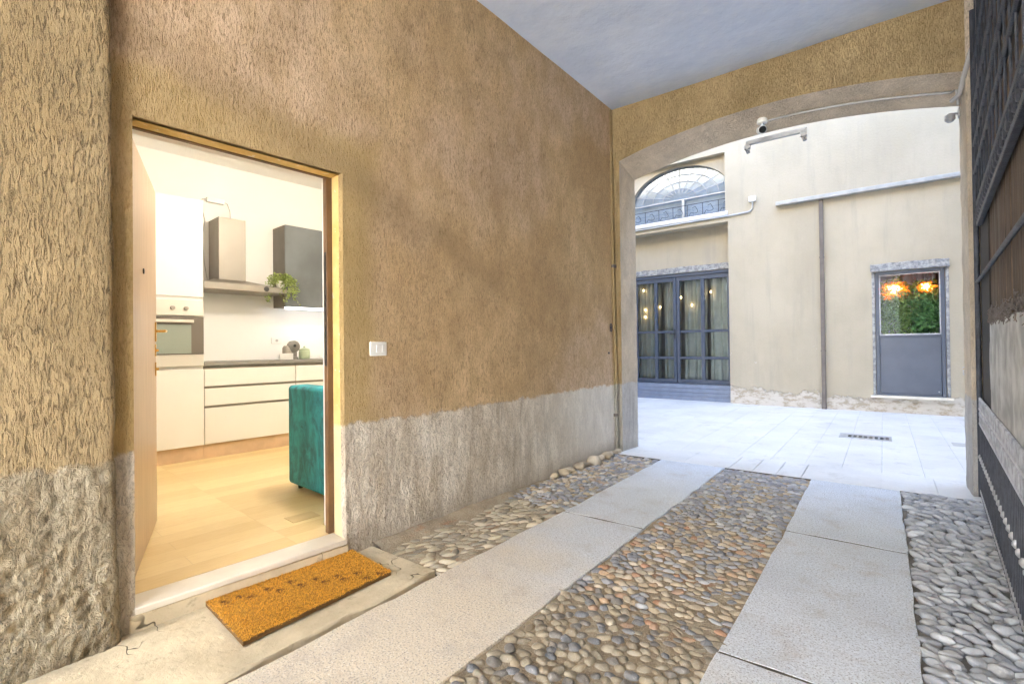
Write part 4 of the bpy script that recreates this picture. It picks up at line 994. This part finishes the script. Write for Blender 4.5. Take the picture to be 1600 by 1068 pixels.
# switch plate
SWM = Matrix.Translation((float(wallx(2.05))+.004, 2.052, 1.264)) @ Matrix.Rotation(R(-1), 4, 'Z')
SW = thing('light_switch', 'white plastic light switch plate on the ochre wall right of the doorway', 'switch', SWM)
bx('switch_plate', M['white'], SW, (-.02, .012, -.066, .066, -.046, .046), SWM, .005)
bx('rocker', M['white'], SW, (.012, .017, -.022, .022, -.024, .024), SWM, .002)
bx('rocker', M['white'], SW, (.012, .0165, .024, .046, -.024, .024), SWM, .002)
# loose stones at the wall foot
sp = [(4.05, .045), (4.2, .06), (4.33, .05), (4.48, .07), (4.62, .055), (4.78, .085), (4.95, .06), (5.08, .07), (5.22, .05), (5.33, .045), (5.42, .05)]
words = ['nearest the camera', 'second from near', 'third from near', 'fourth from near', 'fifth from near', 'the biggest of the row', 'just past the biggest one', 'fourth from far', 'third from far', 'second from far', 'beside the corner pipe']
for i, (y, r) in enumerate(sp):
    V0, F0 = ICO[3]; P = V0*np.array([r*.8, r, r*.62]); P *= (1+(vnoise(V0*1.5+i*9, 5)-.5)*.6)[:, None]
    c = np.array(random.choice(WARM[:3]))*1.05; o = np_mesh('loose_stone', P, F0, M['pebble'], None, np.tile(np.append(c, 1), (len(P), 1)))
    o.location = (float(wallx(y))+.035+r*.7, y, r*.32); o.rotation_euler = (0, 0, i*1.3)
    prop(o, 'tan stone lying along the foot of the passage wall, '+words[i], 'stone', 'loose stones at the foot of the wall')

# =================================================================== DOORMAT
MC = [(-2.716, 1.037), (-2.731, 1.851), (-2.216, 1.791), (-2.203, .989)]
def mat_pt(u, v):   # u along the long side, v from the door outwards
    a = np.array(MC[0])*(1-u)+np.array(MC[1])*u; b = np.array(MC[3])*(1-u)+np.array(MC[2])*u; return a*(1-v)+b*v
DM = thing('doormat', 'orange coir doormat with a row of small dark paw prints by the open door', 'doormat', loc=(-2.46, 1.42, .0))
L = root_matrix(DM).inverted()
paws = []
for cx, cy in ((-2.621, 1.083), (-2.619, 1.157), (-2.567, 1.185), (-2.577, 1.277), (-2.516, 1.307), (-2.556, 1.39), (-2.477, 1.405), (-2.475, 1.485), (-2.406, 1.498), (-2.411, 1.576), (-2.349, 1.576), (-2.349, 1.659), (-2.262, 1.656), (-2.247, 1.732)):
    paws.append((cx, cy, .015))
    for a in (-.7, 0, .7): paws.append((cx+.026*math.sin(a+1.2), cy+.026*math.cos(a+1.2), .007))
PW = np.array(paws)
def coir_col(x, y):
    d = ((PW[:, 0]-x)**2+(PW[:, 1]-y)**2) < PW[:, 2]**2
    if d.any(): return np.array([.20, .085, .014])
    return np.array([.66, .33, .035])
mb = MB(); tn = []
nu, nv = 90, 56
V = np.zeros((nu, nv, 3))
for i in range(nu):
    for j in range(nv):
        p = mat_pt(i/(nu-1), j/(nv-1)); V[i, j] = (p[0], p[1], .024+(vnoise(np.array([[i*.9, j*.9, 0]]))[0]-.5)*.006)
mb.grid(V)
for k in range(nu*nv):
    q = V.reshape(-1, 3)[k]; tn.append(np.append(coir_col(q[0], q[1])*.55, 1))
ring = [V[i, 0] for i in range(nu)]+[V[-1, j] for j in range(1, nv)]+[V[i, -1] for i in range(nu-2, -1, -1)]+[V[0, j] for j in range(nv-2, 0, -1)]
rb = [(p[0], p[1], .002) for p in ring]; nr = len(ring)
mb.add(ring+rb, [(i, (i+1) % nr, nr+(i+1) % nr, nr+i) for i in range(nr)]); tn += [np.array([.12, .06, .015, 1])]*(2*nr)
mb.build('mat_backing', M['coir'], DM, smooth=60, recalc=False, tint=tn)
nf = 26000; U = rng.random((nf, 2)); ed = rng.random(nf) < .05
U[ed, 1] = np.where(rng.random(ed.sum()) < .5, rng.random(ed.sum())*.02, 1-rng.random(ed.sum())*.02)
B = np.array([mat_pt(u, v) for u, v in U]); B = np.concatenate([B, np.full((nf, 1), .018)], 1)
d = rng.normal(size=(nf, 3))*np.array([.6, .6, .25]); d[:, 2] = np.abs(d[:, 2])+.75; d /= np.linalg.norm(d, axis=1)[:, None]
ln = rng.uniform(.010, .019, nf)[:, None]; sd_ = np.cross(d, rng.normal(size=(nf, 3))); sd_ /= np.linalg.norm(sd_, axis=1)[:, None]; wd_ = .0011
bend = rng.normal(size=(nf, 3))*.004; bend[:, 2] = 0
a0 = B-sd_*wd_; a1 = B+sd_*wd_; a2 = B+d*ln*.6+sd_*wd_*.9+bend*.4; a3 = B+d*ln*.6-sd_*wd_*.9+bend*.4; a4 = B+d*ln+bend
V = np.stack([a0, a1, a2, a3, a4], 1).reshape(-1, 3); k = np.arange(nf)[:, None]*5
F3 = np.concatenate([k+np.array([[0, 1, 2]]), k+np.array([[0, 2, 3]]), k+np.array([[3, 2, 4]])])
cc_ = np.array([coir_col(x, y) for x, y, z in B])*rng.uniform(.7, 1.35, (nf, 1)); cc_ = np.concatenate([cc_, np.ones((nf, 1))], 1).repeat(5, 0)
V = V-np.array([-2.46, 1.42, 0]); np_mesh('coir_pile', V, F3, M['coir'], DM, cc_)

# =================================================================== THE KITCHEN
K = 3.169; BW = 3.769
TC = thing('tall_cabinet', 'tall cream kitchen cabinet column housing the built in oven', 'cabinet', ROOM, (-.15, K, ZS))
bx('carcass', M['lacquer'], TC, (-.46, .166, K+.02, BW, .255, 2.868), ROOM, .002)
bx('upper_door', M['lacquer'], TC, (-.46, .166, K-.002, K+.018, 1.83, 2.868), ROOM, .003)
bx('lower_door', M['lacquer'], TC, (-.46, .166, K-.002, K+.018, .257, 1.065), ROOM, .003)
bx('plinth', M['plinthwood'], TC, (-.46, .168, K+.03, K+.05, ZS, .254), ROOM, 0)
OV = thing('oven', 'built in steel oven with dark framed glass door in the tall cabinet', 'oven', ROOM, (-.15, K, 1.1))
bx('control_panel', M['oven_steel'], OV, (-.455, .162, K-.022, K+.017, 1.628, 1.79), ROOM, .003)
for s_ in (-.12, .0, -.30): MB(ROOM).lathe([(.022, K-.022), (.020, K-.045), (.008, K-.047)], (s_, 0, 1.705), 16, 'y').build('knob', M['groove'], OV)
OD = bx('oven_door', M['dark_glass'], OV, (-.455, .162, K-.022, K+.017, 1.225, 1.62), ROOM, .003)
bx('door_window', M['ovenglass'], OD, (-.40, .045, K-.026, K-.021, 1.235, 1.535), ROOM, 0)
mb = MB(ROOM); mb.box(-.40, .06, K-.065, K-.045, 1.555, 1.585); mb.box(-.38, -.36, K-.046, K-.02, 1.56, 1.58); mb.box(.02, .04, K-.046, K-.02, 1.56, 1.58); mb.build('door_handle', M['oven_steel'], OD, .004)
bx('bottom_trim', M['oven_steel'], OV, (-.455, .162, K-.018, K+.017, 1.10, 1.22), ROOM, .003)
def base_unit(x0, x1, lab, front_only=False):
    B_ = thing('drawer_cabinet', lab, 'cabinet', ROOM, ((x0+x1)/2, K, ZS), 'kitchen base cabinets')
    bx('carcass', M['groove'], B_, (x0, x1, K+.02, BW, .256, 1.096), ROOM, 0)
    for za, zb in ((.258, .642), (.668, .852), (.878, 1.062)):
        D = bx('drawer', M['lacquer'], B_, (x0+.002, x1-.002, K-.002, K+.018, za, zb), ROOM, .003)
        bx('finger_pull', M['groove'], D, (x0+.002, x1-.002, K+.004, K+.016, zb+.001, zb+.012), ROOM, 0)
    bx('plinth', M['plinthwood'], B_, (x0, x1, K+.03, K+.05, ZS, .254), ROOM, 0)
base_unit(.17, 1.155, 'wide cream three drawer cabinet between the oven column and the next unit'); base_unit(1.159, 2.1, 'cream drawer cabinet partly hidden behind the teal sofa and door frame')
prop(bx('worktop', M['worktop'], None, (.168, 2.1, K-.015, BW-.002, 1.098, 1.138), ROOM, .003), 'thin grey kitchen worktop on the cream drawer cabinets', 'worktop')
prop(bx('splashback', M['splash'], None, (.168, 2.1, BW-.008, BW-.001, 1.139, 1.90), ROOM, 0), 'smooth cream splashback panel behind the worktop', 'panel')
# hood
HD = thing('range_hood', 'steel chimney range hood with flat wide canopy above the worktop', 'hood', ROOM, (.6, BW-.3, 1.93))
mb = MB(ROOM); x0, x1, y0 = .20, 1.10, K+.10
mb.add([(x0, y0, 1.945), (x1, y0, 1.945), (x1, BW-.002, 1.945), (x0, BW-.002, 1.945), (x0, y0, 2.025), (x1, y0, 2.005), (x1, BW-.002, 2.01), (x0, BW-.002, 2.03), (.36, y0+.20, 2.085), (.72, y0+.20, 2.08), (.72, BW-.002, 2.08), (.36, BW-.002, 2.085)],
       [(0, 3, 2, 1), (0, 1, 5, 4), (1, 2, 6, 5), (3, 0, 4, 7), (2, 3, 7, 6), (4, 5, 9, 8), (5, 6, 10, 9), (7, 4, 8, 11), (8, 9, 10, 11), (6, 7, 11, 10)])
mb.build('canopy', M['steel'], HD, .004)
bx('chimney', M['steel'], HD, (.40, .69, K+.26, BW-.002, 2.075, 2.795), ROOM, .003)
bx('grease_filter', M['groove'], HD, (.28, 1.02, K+.16, BW-.08, 1.94, 1.944), ROOM, 0)
MB(ROOM).lathe([(.03, y0), (.03, y0-.006), (.026, y0-.008)], (.86, 0, 1.985), 20, 'y').build('hood_badge', M['black'], HD)
# wall cabinet
WC = thing('wall_cabinet', 'blue grey wall cabinet with white light strip underneath, right of the hood', 'cabinet', ROOM, (1.6, BW-.2, 1.8))
bx('carcass', M['greyside'], WC, (1.144, 2.05, K+.262, BW-.001, 1.80, 2.83), ROOM, .003)
bx('cabinet_door', M['greycab'], WC, (1.146, 2.05, K+.242, K+.260, 1.80, 2.83), ROOM, .003)
bx('light_strip', M['led'], WC, (1.16, 2.04, K+.245, K+.30, 1.775, 1.797), ROOM, .002)
# trailing plant
TPm = thing('trailing_plant', 'trailing green plant in a white pot hanging at the corner of the grey wall cabinet', 'plant', ROOM, (1.06, K+.17, 2.0))
MB(ROOM).lathe([(.04, 2.012), (.058, 2.10), (.052, 2.10), (.036, 2.03)], (1.055, K+.17, 0), 18).build('pot', M['white'], TPm)
def trail():
    mb = MB(ROOM); rg = np.random.default_rng(4)
    for _ in range(46):
        a = rg.uniform(0, 2*math.pi); L_ = rg.uniform(.05, .34)*(1 if math.sin(a) < .3 else .35); r = rg.uniform(.05, .12)
        p = np.array([1.055, K+.17, 2.10]); q = p+np.array([math.cos(a)*r, math.sin(a)*r*.8-.03, .03+rg.uniform(0, .06)])
        pts = [p, (p+q)/2+np.array([0, 0, .03]), q]+[q+np.array([math.cos(a)*.02*k_, 0, -L_*k_/5])+rg.normal(0, .008, 3) for k_ in range(1, 6)]
        for k_ in range(len(pts)-1):
            for m_ in range(5):
                c = pts[k_]+(pts[k_+1]-pts[k_])*rg.random()+rg.normal(0, .006, 3); d = rg.normal(size=3); d /= np.linalg.norm(d); e = np.cross(d, rg.normal(size=3)); e /= np.linalg.norm(e); s = rg.uniform(.018, .032)
                mb.add([c, c+d*s*.5+e*s*.35, c+d*s, c+d*s*.5-e*s*.35], [(0, 1, 2), (0, 2, 3)])
    return mb
trail().build('foliage', M['leaf2'], TPm, smooth=0, recalc=False)
# small things on the worktop
prop(MB(ROOM).add([(1.06, K+.22, 1.139), (1.22, K+.20, 1.139), (1.22, K+.30, 1.139), (1.08, K+.32, 1.139), (1.05, K+.20, 1.215), (1.21, K+.18, 1.215), (1.22, K+.20, 1.215), (1.07, K+.22, 1.215)], [(0, 3, 2, 1), (4, 5, 6, 7), (0, 1, 5, 4), (1, 2, 6, 5), (2, 3, 7, 6), (3, 0, 4, 7)]).build('folded_card', M['white'], None, .002), 'small white card stand on the worktop left of the coffee maker', 'card')
CM = thing('coffee_maker', 'small grey round topped coffee machine on the worktop', 'coffee maker', ROOM, (1.27, K+.33, 1.139))
mb = MB(ROOM); mb.lathe([(.055, 1.139), (.055, 1.16), (.04, 1.17)], (1.27, K+.30, 0), 20); mb.build('base', M['smoke'], CM)
mb = MB(ROOM); mb.lathe([(.062, K+.30), (.075, K+.31), (.075, K+.37), (.06, K+.38)], (1.285, 0, 1.30), 24, 'y'); mb.box(1.25, 1.32, K+.31, K+.38, 1.14, 1.26); mb.build('body', M['smoke'], CM, .004)
MB(ROOM).lathe([(.018, K+.297), (.018, K+.31)], (1.285, 0, 1.31), 14, 'y').build('spout', M['black'], CM)
MB(ROOM).lathe([(.05, 1.16), (.058, 1.20), (.058, 1.28), (.04, 1.31)], (1.215, K+.36, 0), 20).build('water_tank', M['groove'], CM)
JR = thing('lidded_jar', 'pale green lidded jar on the worktop right of the coffee machine', 'jar', ROOM, (1.43, K+.34, 1.139))
MB(ROOM).lathe([(.062, 1.139), (.07, 1.15), (.07, 1.235), (.064, 1.245)], (1.43, K+.34, 0), 24).build('jar_body', M['greenjar'], JR)
MB(ROOM).lathe([(.066, 1.246), (.066, 1.262), (.03, 1.28), (.01, 1.285), (.014, 1.30), (.004, 1.306)], (1.43, K+.34, 0), 24).build('lid', M['greenjar'], JR)
WS = thing('wall_socket', 'white double socket on the splashback above the coffee machine', 'socket', ROOM, (1.175, BW-.01, 1.38))
bx('socket_plate', M['white'], WS, (1.11, 1.25, BW-.017, BW-.009, 1.34, 1.42), ROOM, .003)
MB(ROOM).lathe([(.018, BW-.0205), (.018, BW-.0172)], (1.18, 0, 1.38), 16, 'y').build('socket_insert', M['conduit'], WS)
EX = thing('power_block', 'white power block with drooping cables on the wall above the hood chimney', 'power adapter', ROOM, (.48, BW-.03, 3.05))
bx('block', M['white'], EX, (.37, .56, BW-.05, BW-.003, 3.02, 3.075), ROOM, .006)
mb = MB(ROOM); mb.tube([(.37, BW-.025, 3.05), (.33, BW-.02, 3.05), (.32, BW-.02, 2.95), (.36, BW-.012, 2.80), (.33, BW-.012, 2.6), (.35, BW-.012, 2.3), (.38, BW-.012, 2.1)], .004, 6); mb.tube([(.56, BW-.025, 3.05), (.60, BW-.02, 3.04), (.63, BW-.02, 2.95), (.61, BW-.1, 2.80)], .004, 6); mb.build('cable', M['conduit'], EX)
# sofa
SF = thing('velvet_sofa', 'teal velvet sofa whose side arm shows just inside the doorway', 'sofa', ROOM, (1.1, .9, ZS))
def cushion(name, d, bev): return MB(ROOM).box(*d).build(name, M['velvet'], SF, bev, seg=5)
cushion('arm', (.262, .45, .42, 1.375, .145, .965), .032)
cushion('arm', (2.2, 2.39, .42, 1.375, .145, .965), .045)
cushion('backrest', (.452, 2.198, .42, .66, .145, .93), .05)
cushion('seat_base', (.452, 2.198, .662, 1.36, .145, .40), .02)
cushion('seat_cushion', (.46, 1.32, .665, 1.36, .402, .58), .04); cushion('seat_cushion', (1.33, 2.19, .665, 1.36, .402, .58), .04)
for s_, t_ in ((.33, 1.29), (.33, .50), (2.3, 1.29), (2.3, .50)): MB(ROOM).lathe([(.018, ZS), (.022, .146)], (s_, t_, 0), 12).build('foot', M['black'], SF)
# floor hatch tile seen on the oak floor
prop(MB(ROOM).add([(-.09, .50, ZS+.0005), (.10, .50, ZS+.0005), (.10, .64, ZS+.0005), (-.09, .64, ZS+.0005), (-.09, .50, ZS+.003), (.10, .50, ZS+.003), (.10, .64, ZS+.003), (-.09, .64, ZS+.003)], [(0, 3, 2, 1), (4, 5, 6, 7), (0, 1, 5, 4), (1, 2, 6, 5), (2, 3, 7, 6), (3, 0, 4, 7)]).build('floor_plate', M['floortile'], None), 'small tan plate let into the oak floor in front of the teal sofa', 'plate')
# ceiling lamp of the room (lit, out of view above the lintel)
CLp = thing('pendant_lamp', 'unseen warm globe pendant lighting the kitchen from above the doorway', 'lamp', ROOM, (.9, 1.15, 3.5))
MB(ROOM).lathe([(.01, 3.125)]+[(.115*math.sin(a), 3.01+.115*math.cos(a)) for a in np.linspace(.2, 2.95, 12)], (.9, 1.15, 0), 32).build('lamp_globe', M['lampdisc'], CLp)
MB(ROOM).lathe([(.05, 3.499), (.05, 3.475), (.008, 3.47), (.008, 3.125)], (.9, 1.15, 0), 16).build('lamp_rod', M['brass'], CLp)
